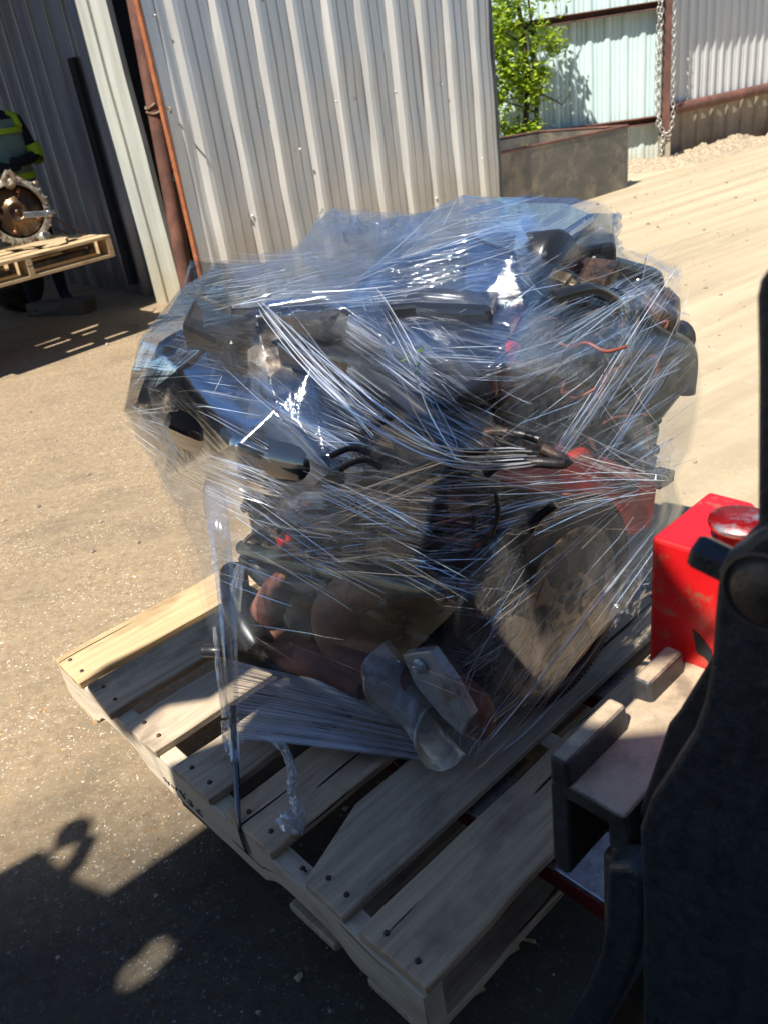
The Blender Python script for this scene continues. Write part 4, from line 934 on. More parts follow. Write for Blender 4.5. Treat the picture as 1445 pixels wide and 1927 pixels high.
# rubber hoses
hoses = [([S(385, 1225, -.20), S(430, 1228, -.17), S(500, 1250, -.10), S(560, 1270, -.07)], .013), ([S(590, 640, .06), S(700, 700, .05), S(860, 830, .04)], .016),
         ([E(985, 1100, -.09), E(960, 1220, -.09), E(935, 1290, -.09), S(880, 1330, .0)], .012),
         ([S(480, 1190, -.08), S(520, 1230, -.07), S(525, 1260, -.07)], .02), ([S(440, 1080, .0), S(450, 1150, -.08), S(490, 1220, -.10)], .032), ([S(470, 1040, .0), S(520, 1090, .0), S(640, 1100, .0)], .03),
         ([E(1180, 560, -.02), E(1220, 620, -.04), E(1290, 660, -.04), E(1290, 740, -.04)], .02), ([E(1040, 560, -.05), E(1120, 545, -.06), E(1180, 590, -.05)], .011)]
for pts, r in hoses: MB().tube(pts, r, 12, sub=6).build('rubber_hose', M_PLAST, eng)
# wiring loom
mb = MB(); rnd = random.Random(5)
for k in range(46):
    a = E(rnd.uniform(1000, 1210), rnd.uniform(570, 900), rnd.uniform(-.03, .02)); pts = [a]
    d = V((rnd.uniform(-1, 1), rnd.uniform(-.5, .5), rnd.uniform(-.6, .8)))
    for j in range(4): d = d*.6+V((rnd.uniform(-1, 1), rnd.uniform(-.4, .4), rnd.uniform(-.8, .8))); a = a+d.normalized()*.035; pts.append(a)
    mb.tube(pts, rnd.uniform(.002, .0045), 6, sub=4)
parts(mb, 'loom_wire', M_ORANGEW, eng)
mb = MB()
for k in range(30):
    a = S(rnd.uniform(560, 940), rnd.uniform(820, 1060), rnd.uniform(.0, .08)); pts = [a]; d = V((1, -.8, 0))*rnd.choice((-1, 1))
    for j in range(4): d = d*.7+V((rnd.uniform(-1, 1), rnd.uniform(-.4, .4), rnd.uniform(-.8, .8))); a = a+d.normalized()*.04; pts.append(a)
    mb.tube(pts, rnd.uniform(.003, .008), 6, sub=4)
parts(mb, 'fuel_line', M_BLOCK, eng)
# many small castings, bosses and bolts so that nothing reads as one plain block
mb = MB(); m2 = MB(); m3 = MB()
for k in range(130):
    near = rnd.random() < .6
    c = S(rnd.uniform(470, 900), rnd.uniform(850, 1120), rnd.uniform(.03, .1)) if near else E(rnd.uniform(930, 1250), rnd.uniform(520, 1000), rnd.uniform(-.05, .04))
    t = (mb, m2, m3)[rnd.choice((0, 0, 0, 0, 0, 0, 1, 1, 1, 2))]; nn_ = -BD if near else SD
    if rnd.random() < .5: t.lathe(c, nn_+UZ*rnd.uniform(-.3, .5), [(.0001, .02), (.011, .02), (.013, .008), (.02, .006), (.02, -.03)], rnd.choice((6, 12)), smooth=False)
    else: t.box(c, BD+UZ*rnd.uniform(-.5, .5), SD, UZ, rnd.uniform(.008, .04), rnd.uniform(.008, .035), rnd.uniform(.006, .02), jit=.004, seed=k)
parts(mb, 'cast_boss', M_BLOCK, eng, .002); parts(m2, 'bracket_lug', M_ALU2, eng, .002); parts(m3, 'red_lug', M_REDPL, eng, .002)
# leaf litter caught in the load
lv = MB()
def gl(c, s):
    global mb
    mb = lv; leaf(c, s)
for (x, y, k, mode) in ((780, 680, 9, 'S'), (860, 832, 4, 'S'), (745, 1175, 9, 'S'), (850, 1345, 4, 'S'), (925, 1150, 5, 'S'), (820, 890, 4, 'S')):
    for j in range(k): gl(S(x+rnd.gauss(0, 16), y+rnd.gauss(0, 12), .0), rnd.uniform(.006, .016))
o = lv.build('leaf_litter', M_GREEN); tag(o, 'bits of green leaf and grass caught between engine and wrap', 'leaves', kind='stuff')

#@@wrap
# ------------------------------------------------------------------ stretch wrap
def film_mat(name, base, streak_gain, white=.25, scale=1.0, rough=.07, wc=.0):
    m = bpy.data.materials.new(name); m.use_nodes = True; n = m.node_tree.nodes; l = m.node_tree.links; n.clear()
    out = n.new('ShaderNodeOutputMaterial')
    uv = n.new('ShaderNodeUVMap'); at = n.new('ShaderNodeAttribute'); at.attribute_name = 'film'
    sep = n.new('ShaderNodeSeparateColor'); l.new(at.outputs[0], sep.inputs[0])
    def mth(op, a, b=None, c=None, cl=False):
        t = n.new('ShaderNodeMath'); t.operation = op; t.use_clamp = cl
        for i, x in enumerate((a, b, c)):
            if x is None: continue
            if isinstance(x, (int, float)): t.inputs[i].default_value = x
            else: l.new(x, t.inputs[i])
        return t.outputs[0]
    def mr(v, a, b, c=0, d=1):
        t = n.new('ShaderNodeMapRange'); t.inputs[1].default_value = a; t.inputs[2].default_value = b; t.inputs[3].default_value = c; t.inputs[4].default_value = d
        l.new(v, t.inputs[0]); return t.outputs[0]
    mp = n.new('ShaderNodeMapping'); mp.inputs[3].default_value = (170*scale, 3.2*scale, 1); l.new(uv.outputs[0], mp.inputs[0])
    nz = n.new('ShaderNodeTexNoise'); nz.inputs['Scale'].default_value = 1; nz.inputs['Detail'].default_value = 5; nz.inputs['Roughness'].default_value = .62; nz.inputs['Distortion'].default_value = .15; l.new(mp.outputs[0], nz.inputs[0])
    mp2 = n.new('ShaderNodeMapping'); mp2.inputs[3].default_value = (26, 1.5, 1); l.new(uv.outputs[0], mp2.inputs[0])
    nb = n.new('ShaderNodeTexNoise'); nb.inputs['Scale'].default_value = 1; nb.inputs['Detail'].default_value = 3; l.new(mp2.outputs[0], nb.inputs[0])
    tc = n.new('ShaderNodeTexCoord'); nc = n.new('ShaderNodeTexNoise'); nc.inputs['Scale'].default_value = 16; nc.inputs['Detail'].default_value = 4; nc.inputs['Distortion'].default_value = 1.2; l.new(tc.outputs['Object'], nc.inputs[0])
    npz = n.new('ShaderNodeTexNoise'); npz.inputs['Scale'].default_value = 7; npz.inputs['Detail'].default_value = 2; l.new(tc.outputs['Object'], npz.inputs[0])
    lines = mr(nz.outputs[0], .59, .65); band = mr(nb.outputs[0], .42, .62); patch = mr(npz.outputs[0], .38, .6)
    lines = mth('MULTIPLY', mth('MULTIPLY', lines, mth('ADD', mth('MULTIPLY', band, .8), .2)), mth('ADD', mth('MULTIPLY', patch, .7), .3))
    lines = mth('MULTIPLY', lines, sep.outputs[0])
    fr = n.new('ShaderNodeLayerWeight')
    h = mth('ADD', mth('MULTIPLY', mth('MULTIPLY', nz.outputs[0], sep.outputs[0]), .8), mth('ADD', mth('MULTIPLY', mth('MULTIPLY', nb.outputs[0], sep.outputs[0]), .9), mth('MULTIPLY', mth('MULTIPLY', nc.outputs[0], sep.outputs[1]), .9)))
    bp_ = n.new('ShaderNodeBump'); bp_.inputs['Strength'].default_value = .8; bp_.inputs['Distance'].default_value = .006; l.new(h, bp_.inputs['Height'])
    fres = mth('ADD', mth('POWER', fr.outputs['Facing'], 4.0), .0)
    fac = mth('ADD', mth('ADD', mth('MULTIPLY', fres, .8), mth('MULTIPLY', mth('MULTIPLY', sep.outputs[2], base), mth('ADD', mth('MULTIPLY', band, 1.0), .45))), mth('MULTIPLY', lines, streak_gain), cl=True)
    gl_ = n.new('ShaderNodeBsdfGlossy'); gl_.inputs['Roughness'].default_value = rough; gl_.inputs['Color'].default_value = (.84, .91, 1, 1); l.new(bp_.outputs[0], gl_.inputs['Normal'])
    df = n.new('ShaderNodeBsdfDiffuse'); df.inputs['Color'].default_value = (.75, .77, .80, 1); tr_ = n.new('ShaderNodeBsdfTranslucent'); tr_.inputs['Color'].default_value = (.7, .72, .75, 1)
    md = n.new('ShaderNodeMixShader'); md.inputs[0].default_value = .4; l.new(df.outputs[0], md.inputs[1]); l.new(tr_.outputs[0], md.inputs[2])
    mg = n.new('ShaderNodeMixShader'); l.new(mth('ADD', mth('MULTIPLY', lines, white), wc), mg.inputs[0]); l.new(gl_.outputs[0], mg.inputs[1]); l.new(md.outputs[0], mg.inputs[2])
    tp = n.new('ShaderNodeBsdfTransparent'); tp.inputs[0].default_value = (.95, .955, .965, 1)
    mm = n.new('ShaderNodeMixShader'); l.new(fac, mm.inputs[0]); l.new(tp.outputs[0], mm.inputs[1]); l.new(mg.outputs[0], mm.inputs[2]); l.new(mm.outputs[0], out.inputs[0])
    return m
FILM = film_mat('stretch_film', 1.0, .42, .05)
FILM2 = film_mat('stretch_film_outer', .35, .42, .10, 1.35, .08)
wrap = thing('stretch_wrap', L3(.3, .3, .0), 'clear glossy stretch wrap pulled tight round the engine, torn tail hanging', 'plastic wrap')
CEN = L3(.35, .30, .40)
# anchors: (x, y, mode, value)
bnd = [(238, 772, 'S', -.02), (250, 700, 'S', .05), (268, 640, 'S', .12), (318, 590, 'S', .2), (345, 545, 'S', .26), (360, 490, 'S', .30), (420, 497, 'T', .78), (500, 497, 'T', .79), (560, 470, 'T', .80), (590, 425, 'T', .82), (625, 395, 'T', .84), (690, 420, 'T', .83), (780, 410, 'T', .84), (868, 370, 'T', .865),
       (985, 374, 'T', .86), (1073, 374, 'T', .855), (1133, 387, 'T', .85), (1162, 405, 'E', .15), (1160, 470, 'E', .08), (1215, 480, 'E', .0), (1272, 505, 'E', -.02), (1276, 530, 'E', -.05), (1288, 600, 'E', -.08), (1303, 650, 'E', -.08), (1313, 738, 'E', -.08), (1290, 850, 'E', -.08), (1262, 905, 'E', -.10), (1280, 955, 'E', -.06),
       (1225, 1060, 'E', -.09), (1180, 1135, 'E', -.10), (1130, 1180, 'E', -.12), (1030, 1310, 'E', -.13), (925, 1405, 'E', -.13), (832, 1438, 'T', .0), (700, 1423, 'T', .0), (560, 1402, 'T', .005), (437, 1385, 'T', .01), (418, 1290, 'S', -.21), (400, 1180, 'S', -.18), (372, 1035, 'S', -.12), (310, 905, 'S', -.06)]
inn = [(440, 583, 'S', .02), (502, 578, 'S', .01), (590, 690, 'T', .675), (428, 630, 'T', .70), (520, 760, 'T', .635), (692, 862, 'T', .585), (600, 905, 'S', -.03), (640, 1058, 'S', -.06), (790, 1052, 'S', -.06), (848, 868, 'S', -.04), (830, 770, 'T', .68), (942, 690, 'T', .745), (990, 578, 'T', .765), (962, 482, 'T', .83), (1058, 480, 'E', .02), (870, 590, 'T', .76),
       (1050, 862, 'E', -.12), (1120, 720, 'E', -.08), (1190, 600, 'E', -.05), (1240, 912, 'E', -.13), (720, 650, 'T', .745), (700, 510, 'T', .81), (880, 450, 'T', .845), (790, 1120, 'S', -.08), (880, 1130, 'S', -.08), (500, 1050, 'S', -.09), (760, 1250, 'S', -.11), (600, 1200, 'S', -.12), (960, 970, 'E', -.12), (1090, 1010, 'E', -.13), (1010, 1170, 'E', -.13), (445, 835, 'T', .585), (340, 700, 'T', .645), (460, 1000, 'S', -.09), (620, 560, 'T', .80), (760, 770, 'T', .69), (930, 780, 'T', .66)]
def anchor(a): return {'S': S, 'E': E, 'T': T}[a[2]](a[0], a[1], a[3]+(.012 if a[2] == 'T' else 0))
def sst(a, b, x):
    t = max(0, min(1, (x-a)/(b-a))); return t*t*(3-2*t)
def basef(x, y):
    win = sst(400, 470, x)*(1-sst(800, 900, x))*sst(1010, 1090, y)
    top = (1-sst(640, 760, y))*sst(400, 470, x)*(1-sst(930, 1060, x-max(0, 480-y)*1.2))
    lef = (1-sst(560, 680, x))*(1-sst(880, 1000, y))
    rt_ = sst(930, 1020, x)*sst(820, 900, y)
    b = .045+.42*max(top, lef)-.03*sst(900, 960, x)*(1-top)
    return b*(1-win)+.008*win
TRIS = {}
def field(x, y):
    if y < 600 and x < 1000: return -14
    if x > 940 and y < 860: return -34
    if x > 900 and y > 900+(1000-x)*.3 and y > 930: return -42 if y > 1000 else -12
    if 430 < x < 860 and y > 1070: return 22
    if y > 850 and x > 560: return 6
    if y > 760: return 27
    if x < 520: return 8
    return 38 if x < 860 else 12
def film_layer(name, bnd, inn, m, N=12, sag=.05, off=0, seed=0, clearf=None, streak=None, shrink=1.0):
    rnd = random.Random(seed); pts = bnd+inn; W = [anchor(a) for a in pts]; W = [p+(p-CEN).normalized()*off for p in W]
    c2d = [V((a[0]/1000, -a[1]/1000)) for a in pts]; nb = len(bnd)
    r = delaunay_2d_cdt(c2d, [(i, (i+1) % nb) for i in range(nb)], [], 1, 1e-6)
    # map output verts to input (no new verts expected)
    vo, _, fo, ov, _, _ = r
    vid = [o_[0] if o_ else None for o_ in ov]
    me_v = []; me_f = []; me_uv = []; me_c = []; 
    deg = {}
    prio = [rnd.random() for _ in pts]
    key = {}; kp = {}; tri = []
    for f in fo:
        ids = [vid[k] for k in f]
        if len(ids) != 3 or None in ids: continue
        ids.sort(key=lambda i: prio[i])
        a, b, c = ids
        if (W[b]-W[a]).cross(W[c]-W[a]).dot((W[a]+W[b]+W[c])/3-CEN) < 0: b, c = c, b
        A, B, Cc = W[a], W[b], W[c]
        tri.append((A, B, Cc, sum(pts[i][0] for i in ids)/3, sum(pts[i][1] for i in ids)/3, pts[a][:2], pts[b][:2], pts[c][:2])); lab, lbc, lca = (A-B).length, (B-Cc).length, (Cc-A).length
        x_ = sum(pts[i][0] for i in ids)/3; y_ = sum(pts[i][1] for i in ids)/3
        st = streak(x_, y_, rnd) if streak else rnd.uniform(.3, 1); cl = clearf(x_, y_, rnd) if clearf else .5
        ro = rnd.uniform(0, 30); fa = math.radians(field(x_, y_)+rnd.gauss(0, 7)); base = len(me_v); nrm = (B-A).cross(Cc-A).normalized()
        grid = {}
        for i in range(N+1):
            for j in range(N+1-i):
                k = N-i-j; la, lb_, lc = i/N, j/N, k/N
                p_ = A*la+B*lb_+Cc*lc
                s_ = sag*(4*la*lb_*lab+4*lb_*lc*lbc+4*lc*la*lca)*.5
                inter = 27*la*lb_*lc
                ang = lb_/(lb_+lc+1e-6); rad = 1-la
                pu_ = (-(pts[a][0]*la+pts[b][0]*lb_+pts[c][0]*lc)*math.sin(fa)+(pts[a][1]*la+pts[b][1]*lb_+pts[c][1]*lc)*math.cos(fa))/1000
                wr = inter*(.006*noise.noise(V((pu_*34+ro, 0, 0)))+.003*noise.noise(V((pu_*80+ro, 0, 3))))*st
                wr += (.007*noise.noise(p_*9+V((seed, 0, 0))))*min(1, cl*1.6)*min(1, inter*2+.0)
                p_ = p_+(CEN-p_).normalized()*s_+nrm*wr
                grid[(i, j)] = len(me_v); me_v.append(p_)
                xx_ = pts[a][0]*la+pts[b][0]*lb_+pts[c][0]*lc; yy_ = pts[a][1]*la+pts[b][1]*lb_+pts[c][1]*lc
                key[grid[(i, j)]] = ((-xx_*math.sin(fa)+yy_*math.cos(fa))/1000+ro, (xx_*math.cos(fa)+yy_*math.sin(fa))/1000+ro*.37); kp[grid[(i, j)]] = (pts[a][0]*la+pts[b][0]*lb_+pts[c][0]*lc, pts[a][1]*la+pts[b][1]*lb_+pts[c][1]*lc)
        for i in range(N):
            for j in range(N-i):
                q = [(i, j), (i+1, j), (i, j+1)]; me_f.append([grid[t] for t in q]); me_c.append((st, cl))
                if j < N-i-1:
                    q = [(i+1, j), (i+1, j+1), (i, j+1)]; me_f.append([grid[t] for t in q]); me_c.append((st, cl))
    TRIS[name] = tri
    org = V(wrap['_o']); me = bpy.data.meshes.new(name); me.from_pydata([v-org for v in me_v], [], me_f)
    me.uv_layers.new(name='UVMap'); me.color_attributes.new('film', 'FLOAT_COLOR', 'CORNER'); ul = me.uv_layers['UVMap']; ca = me.color_attributes['film']
    for p_, (st, cl) in zip(me.polygons, me_c):
        for li, vi in zip(p_.loop_indices, p_.vertices): ul.data[li].uv = key[vi]; ca.data[li].color = (st, cl, basef(*kp[vi]), 1)
    bm = bmesh.new(); bm.from_mesh(me); bmesh.ops.remove_doubles(bm, verts=bm.verts, dist=.0004); bm.to_mesh(me); bm.free()
    me.polygons.foreach_set('use_smooth', [True]*len(me.polygons)); me.materials.append(m)
    o = bpy.data.objects.new(name, me); COL.objects.link(o); o.parent = wrap; return o
def sf(x, y, r):
    if 430 < x < 820 and 1080 < y < 1390: return .12
    if 260 < x < 560 and 600 < y < 880: return r.uniform(.1, .3)
    if x > 950 and y > 960: return r.uniform(.1, .3)
    return r.uniform(.55, 1)
def cf(x, y, r):
    if 430 < x < 820 and 1080 < y < 1390: return .15
    if 260 < x < 560 and 600 < y < 880: return .25
    if y < 600: return r.uniform(.5, 1)
    return r.uniform(.3, .8)
film_layer('inner_film', bnd, inn, FILM, 12, .022, .004, 3, cf, sf)
# second, outer wind with other pull points
rnd = random.Random(77)
inn2 = [(a[0]+rnd.uniform(-30, 30), a[1]+rnd.uniform(-30, 30), a[2], a[3]-(.012 if a[2] != 'T' else -.008)) for a in inn if rnd.random() < .55 and 380 < a[0] < 1180 and a[1] < 1150]
bnd2 = [a for i, a in enumerate(bnd) if i % 2 == 0 or a[0] > 1250 or i == 36]
film_layer('outer_film', bnd2, inn2, FILM2, 12, .02, .010, 9, lambda x, y, r: r.uniform(.3, .7), lambda x, y, r: r.uniform(.5, 1) if not (430 < x < 800 and 1080 < y < 1390) and not (x > 950 and y > 960) else .18)
# back of the wrap
bb = [anchor(a) for a in bnd]; mb = MB(); bc = L3(.55, .62, .35); n_ = len(bb)
ringv = list(bb)
r1 = [p.lerp(bc, .45)+(p.lerp(bc, .45)-CEN).normalized()*.10 for p in bb]; r2 = [p.lerp(bc, .8)+(p.lerp(bc, .8)-CEN).normalized()*.12 for p in bb]
mb.add(ringv+r1+r2+[bc], [(i, (i+1) % n_, n_+(i+1) % n_, n_+i) for i in range(n_)]+[(n_+i, n_+(i+1) % n_, 2*n_+(i+1) % n_, 2*n_+i) for i in range(n_)]+[(2*n_+i, 2*n_+(i+1) % n_, 3*n_) for i in range(n_)],
       [[(i*.05, 0), (i*.05+.05, 0), (i*.05+.05, .3), (i*.05, .3)] for i in range(n_)]+[[(i*.05, .3), (i*.05+.05, .3), (i*.05+.05, .6), (i*.05, .6)] for i in range(n_)]+[[(i*.05, .6), (i*.05+.05, .6), (i*.05, .8)] for i in range(n_)], smooth=True)
o = mb.build('back_film', film_mat('stretch_film_back', .0, .2, .1), wrap)
ca = o.data.color_attributes.new('film', 'FLOAT_COLOR', 'CORNER')
for d_ in ca.data: d_.color = (.3, .2, 0, 1)
# strands: thin stretched ribbons
def strand_mat(name, rough, wh):
    m = bpy.data.materials.new(name); m.use_nodes = True; n = m.node_tree.nodes; l = m.node_tree.links; n.clear()
    out = n.new('ShaderNodeOutputMaterial'); g_ = n.new('ShaderNodeBsdfGlossy'); g_.inputs['Roughness'].default_value = rough; g_.inputs['Color'].default_value = (.9, .93, 1, 1)
    d_ = n.new('ShaderNodeBsdfDiffuse'); d_.inputs['Color'].default_value = (.74, .80, .9, 1); t_ = n.new('ShaderNodeBsdfTransparent')
    ge = n.new('ShaderNodeNewGeometry'); mrr = n.new('ShaderNodeMapRange'); mrr.inputs[3].default_value = .25; mrr.inputs[4].default_value = .9; l.new(ge.outputs['Random Per Island'], mrr.inputs[0])
    a = n.new('ShaderNodeMixShader'); a.inputs[0].default_value = wh; l.new(g_.outputs[0], a.inputs[1]); l.new(d_.outputs[0], a.inputs[2])
    b = n.new('ShaderNodeMixShader'); l.new(mrr.outputs[0], b.inputs[0]); l.new(t_.outputs[0], b.inputs[1]); l.new(a.outputs[0], b.inputs[2]); l.new(b.outputs[0], out.inputs[0]); return m
M_STR = strand_mat('strand_gloss', .12, .30)
smb = MB()
def ribbon(a, b, wd, sagv=.0, tilt=None, n=6):
    a, b = V(a), V(b); d = (b-a).normalized(); mid = (a+b)/2; out = (mid-CEN); out = (out-d*out.dot(d)).normalized(); side = d.cross(out).normalized()
    if tilt is not None: side = (side*math.cos(tilt)+out*math.sin(tilt)).normalized()
    vs = []
    for i in range(n+1):
        t = i/n; p_ = a.lerp(b, t)-out*sagv*4*t*(1-t); ww = wd*(.45+.55*math.sin(PI*min(1, max(0, t*.9+.05))))*.5
        vs += [p_+side*ww, p_-side*ww]
    smb.add(vs, [(2*i, 2*i+1, 2*i+3, 2*i+2) for i in range(n)], smooth=True)
rnd = random.Random(19)
# fans of strands between named pull points; (from), (to edge start), (to edge end), count
fans = [((240, 772, 'S', -.03), (640, 1058, 'S', -.04), (560, 690, 'S', -.01), 60), ((240, 772, 'S', -.03), (600, 905, 'S', -.04), (780, 1052, 'S', -.04), 46), ((502, 578, 'S', .0), (692, 842, 'S', -.05), (860, 870, 'S', -.05), 60),
        ((502, 578, 'S', .0), (940, 500, 'T', .84), (870, 590, 'T', .77), 26), ((360, 490, 'S', .29), (700, 505, 'T', .82), (900, 440, 'T', .85), 16), ((1243, 910, 'E', -.14), (820, 960, 'S', -.06), (860, 1080, 'S', -.06), 60),
        ((1243, 910, 'E', -.14), (900, 850, 'S', -.05), (1050, 780, 'E', -.12), 50), ((1272, 505, 'E', -.04), (1030, 560, 'E', -.06), (860, 860, 'S', -.05), 70), ((1160, 420, 'E', .1), (800, 470, 'T', .85), (900, 600, 'T', .77), 50),
        ((1300, 640, 'E', -.09), (1050, 862, 'E', -.13), (1120, 960, 'E', -.13), 45), ((1050, 862, 'E', -.13), (1272, 505, 'E', -.03), (1240, 640, 'E', -.07), 46), ((832, 1438, 'S', -.04), (1180, 1135, 'E', -.11), (1040, 1100, 'E', -.14), 50),
        ((1240, 1000, 'E', -.10), (900, 1400, 'E', -.14), (1010, 1290, 'E', -.14), 55), ((600, 905, 'S', -.04), (800, 950, 'S', -.05), (850, 1050, 'S', -.05), 60), ((850, 868, 'S', -.05), (560, 930, 'S', -.04), (600, 1030, 'S', -.04), 50),
        ((437, 1050, 'S', -.10), (1000, 940, 'E', -.13), (800, 1110, 'S', -.04), 26), ((868, 372, 'T', .87), (560, 600, 'T', .79), (720, 640, 'T', .75), 40), ((310, 905, 'S', -.06), (440, 583, 'S', .01), (560, 700, 'S', -.02), 26), ((372, 1035, 'S', -.09), (560, 1000, 'S', -.05), (640, 1080, 'S', -.05), 24)]
for a, b, c, k in fans:
    k = int(k*(.22 if a[0] in (832, 1240) else .42))
    A_, B_, C_ = anchor(a), anchor(b), anchor(c)
    for j in range(k):
        t = rnd.random(); e_ = B_.lerp(C_, t); s0 = A_+V((rnd.gauss(0, .012), rnd.gauss(0, .006), rnd.gauss(0, .012)))
        t0 = rnd.uniform(0, .35); t1 = t0+rnd.uniform(.3, .75)
        p0_, p1_ = s0.lerp(e_, t0), s0.lerp(e_, min(1.05, t1)); of = rnd.uniform(.001, .006)
        p0_ += (p0_-CEN).normalized()*of; p1_ += (p1_-CEN).normalized()*of
        ribbon(p0_, p1_, rnd.choice((.0006, .0008, .0011, .0018)), .02*(p1_-p0_).length, rnd.uniform(-.7, .7))
def locate(x, y, lay='inner_film'):
    for A_, B_, C_, _, _, a, b, c in TRIS[lay]:
        dn = (b[1]-c[1])*(a[0]-c[0])+(c[0]-b[0])*(a[1]-c[1])
        l1 = ((b[1]-c[1])*(x-c[0])+(c[0]-b[0])*(y-c[1]))/dn; l2 = ((c[1]-a[1])*(x-c[0])+(a[0]-c[0])*(y-c[1]))/dn
        if l1 >= -1e-4 and l2 >= -1e-4 and 1-l1-l2 >= -1e-4: return A_*l1+B_*l2+C_*(1-l1-l2)
    return None
def surf_strand(x, y, an, ln, wd, lift):
    pts_ = []
    for k in range(6):
        t = (k/5-.5)*ln; p_ = locate(x+t*math.cos(an), y+t*math.sin(an))
        if p_ is None: return
        pts_.append(p_+(p_-CEN).normalized()*lift)
    tl = rnd.uniform(-.9, .9); vs = []
    for k, p_ in enumerate(pts_):
        d = (pts_[min(k+1, 5)]-pts_[max(0, k-1)]).normalized(); out = (p_-CEN); out = (out-d*out.dot(d)).normalized(); sd_ = d.cross(out); sd_ = sd_*math.cos(tl)+out*math.sin(tl)
        w_ = wd*(.3+.7*math.sin(PI*k/5)); vs += [p_+sd_*w_/2, p_-sd_*w_/2]
    smb.add(vs, [(2*k, 2*k+1, 2*k+3, 2*k+2) for k in range(5)], smooth=True)
for bundle in range(640):
    x, y = rnd.uniform(245, 1300), rnd.uniform(385, 1420)
    if locate(x, y) is None: continue
    if 430 < x < 840 and y > 1085 and rnd.random() < .85: continue
    if 960 < x < 1180 and 980 < y < 1330 and rnd.random() < .75: continue
    if 260 < x < 640 and 620 < y < 860 and rnd.random() < .6: continue
    an0 = math.radians(field(x, y)+rnd.gauss(0, 6)); 
    for k in range(rnd.choice((1, 2, 3, 6, 9))):
        surf_strand(x+rnd.gauss(0, 16), y+rnd.gauss(0, 16), an0+rnd.gauss(0, .03), rnd.uniform(50, 190), rnd.choice((.0004, .0006, .0009, .0013)), .003+rnd.random()*.004)
# random crossing strands on the end face
for k in range(70):
    x, y = rnd.uniform(940, 1230), rnd.uniform(480, 950); an = math.radians(rnd.choice((-35, -28, 40, 52))+rnd.gauss(0, 7)); ll = rnd.uniform(40, 120)
    ribbon(E(x, y, -.135+rnd.uniform(0, .01)), E(x+ll*math.cos(an), y+ll*math.sin(an), -.13), rnd.choice((.0006, .0009, .0013)), .003, rnd.uniform(-.8, .8), 4)
o = smb.build('strands', M_STR, wrap); o['kind'] = 'stuff'
# the low fan of strands at the near left
smb = MB()
for k in range(96):
    t = k/95+rnd.uniform(-.008, .008); a = S(438+5*t, 1243+146*t, -.20-.055*t); b = T(740+92*t+rnd.uniform(-25, 3), 1345+92*t-(1-t)*25*rnd.random(), .004+.03*(1-t))
    ribbon(a, b, rnd.choice((.0014, .002, .0035)), .004, rnd.choice((-1, 1))*rnd.uniform(.6, 1.35), 8)
smb.build('strand_fan', strand_mat('fan_gloss', .14, .85), wrap)
# gathered rope of film across the end: pinched folds
def gather(name, pts, r, seed, n=9, wd=.012):
    n = int(n*1.6); wd = wd*.14; r = r*1.5
    global smb
    smb = MB(); rr_ = random.Random(seed); P_, _ = spline([anchor(p) for p in pts], 1, 5)
    for k in range(n):
        o1 = V((rr_.gauss(0, r), rr_.gauss(0, r*.4), rr_.gauss(0, r)))*.8
        for i in range(len(P_)-1):
            pass
        vs = []; ph = rr_.uniform(0, 6); 
        for i, p_ in enumerate(P_):
            t = i/(len(P_)-1); d = (P_[min(i+1, len(P_)-1)]-P_[max(0, i-1)]).normalized(); out = (p_-CEN).normalized(); sd2 = d.cross(out).normalized()
            tw = ph+t*rr_.uniform(.5, .7)*2; side = sd2*math.cos(tw)+out*math.sin(tw); pinch = .6+.4*math.sin(PI*t)**.6
            q = p_+o1*pinch*1.3+out*.004; vs += [q+side*wd*pinch, q-side*wd*pinch]
        smb.add(vs, [(2*i, 2*i+1, 2*i+3, 2*i+2) for i in range(len(P_)-1)], smooth=True)
    return smb.build(name, strand_mat(name+'_gloss', .14, .55), wrap)
gather('gathered_fold', [(1272, 510, 'E', -.05), (1190, 640, 'E', -.09), (1110, 770, 'E', -.125), (1045, 862, 'E', -.14)], .010, 3, 8, .006)
gather('gathered_fold', [(502, 585, 'S', -.01), (600, 700, 'S', -.03), (720, 800, 'S', -.05), (850, 862, 'S', -.06), (1000, 862, 'S', -.09)], .008, 4, 7, .005)
gather('gathered_fold', [(700, 560, 'T', .79), (760, 680, 'T', .755), (800, 780, 'S', -.05), (850, 862, 'S', -.06)], .008, 5, 5, .005)
gather('gathered_fold', [(250, 790, 'S', -.03), (360, 860, 'S', -.03), (500, 960, 'S', -.05), (640, 1060, 'S', -.05)], .012, 6, 6, .006)
gather('gathered_fold', [(820, 930, 'S', -.06), (1000, 925, 'E', -.13), (1130, 915, 'E', -.14), (1243, 912, 'E', -.14)], .010, 7, 7, .005)
gather('gathered_fold', [(1232, 990, 'E', -.11), (1120, 1130, 'E', -.13), (1000, 1290, 'E', -.14), (905, 1405, 'E', -.14)], .018, 8, 9, .008)
gather('gathered_fold', [(868, 1438, 'S', -.06), (940, 1200, 'E', -.13), (1180, 945, 'E', -.13)], .012, 12, 3, .004)
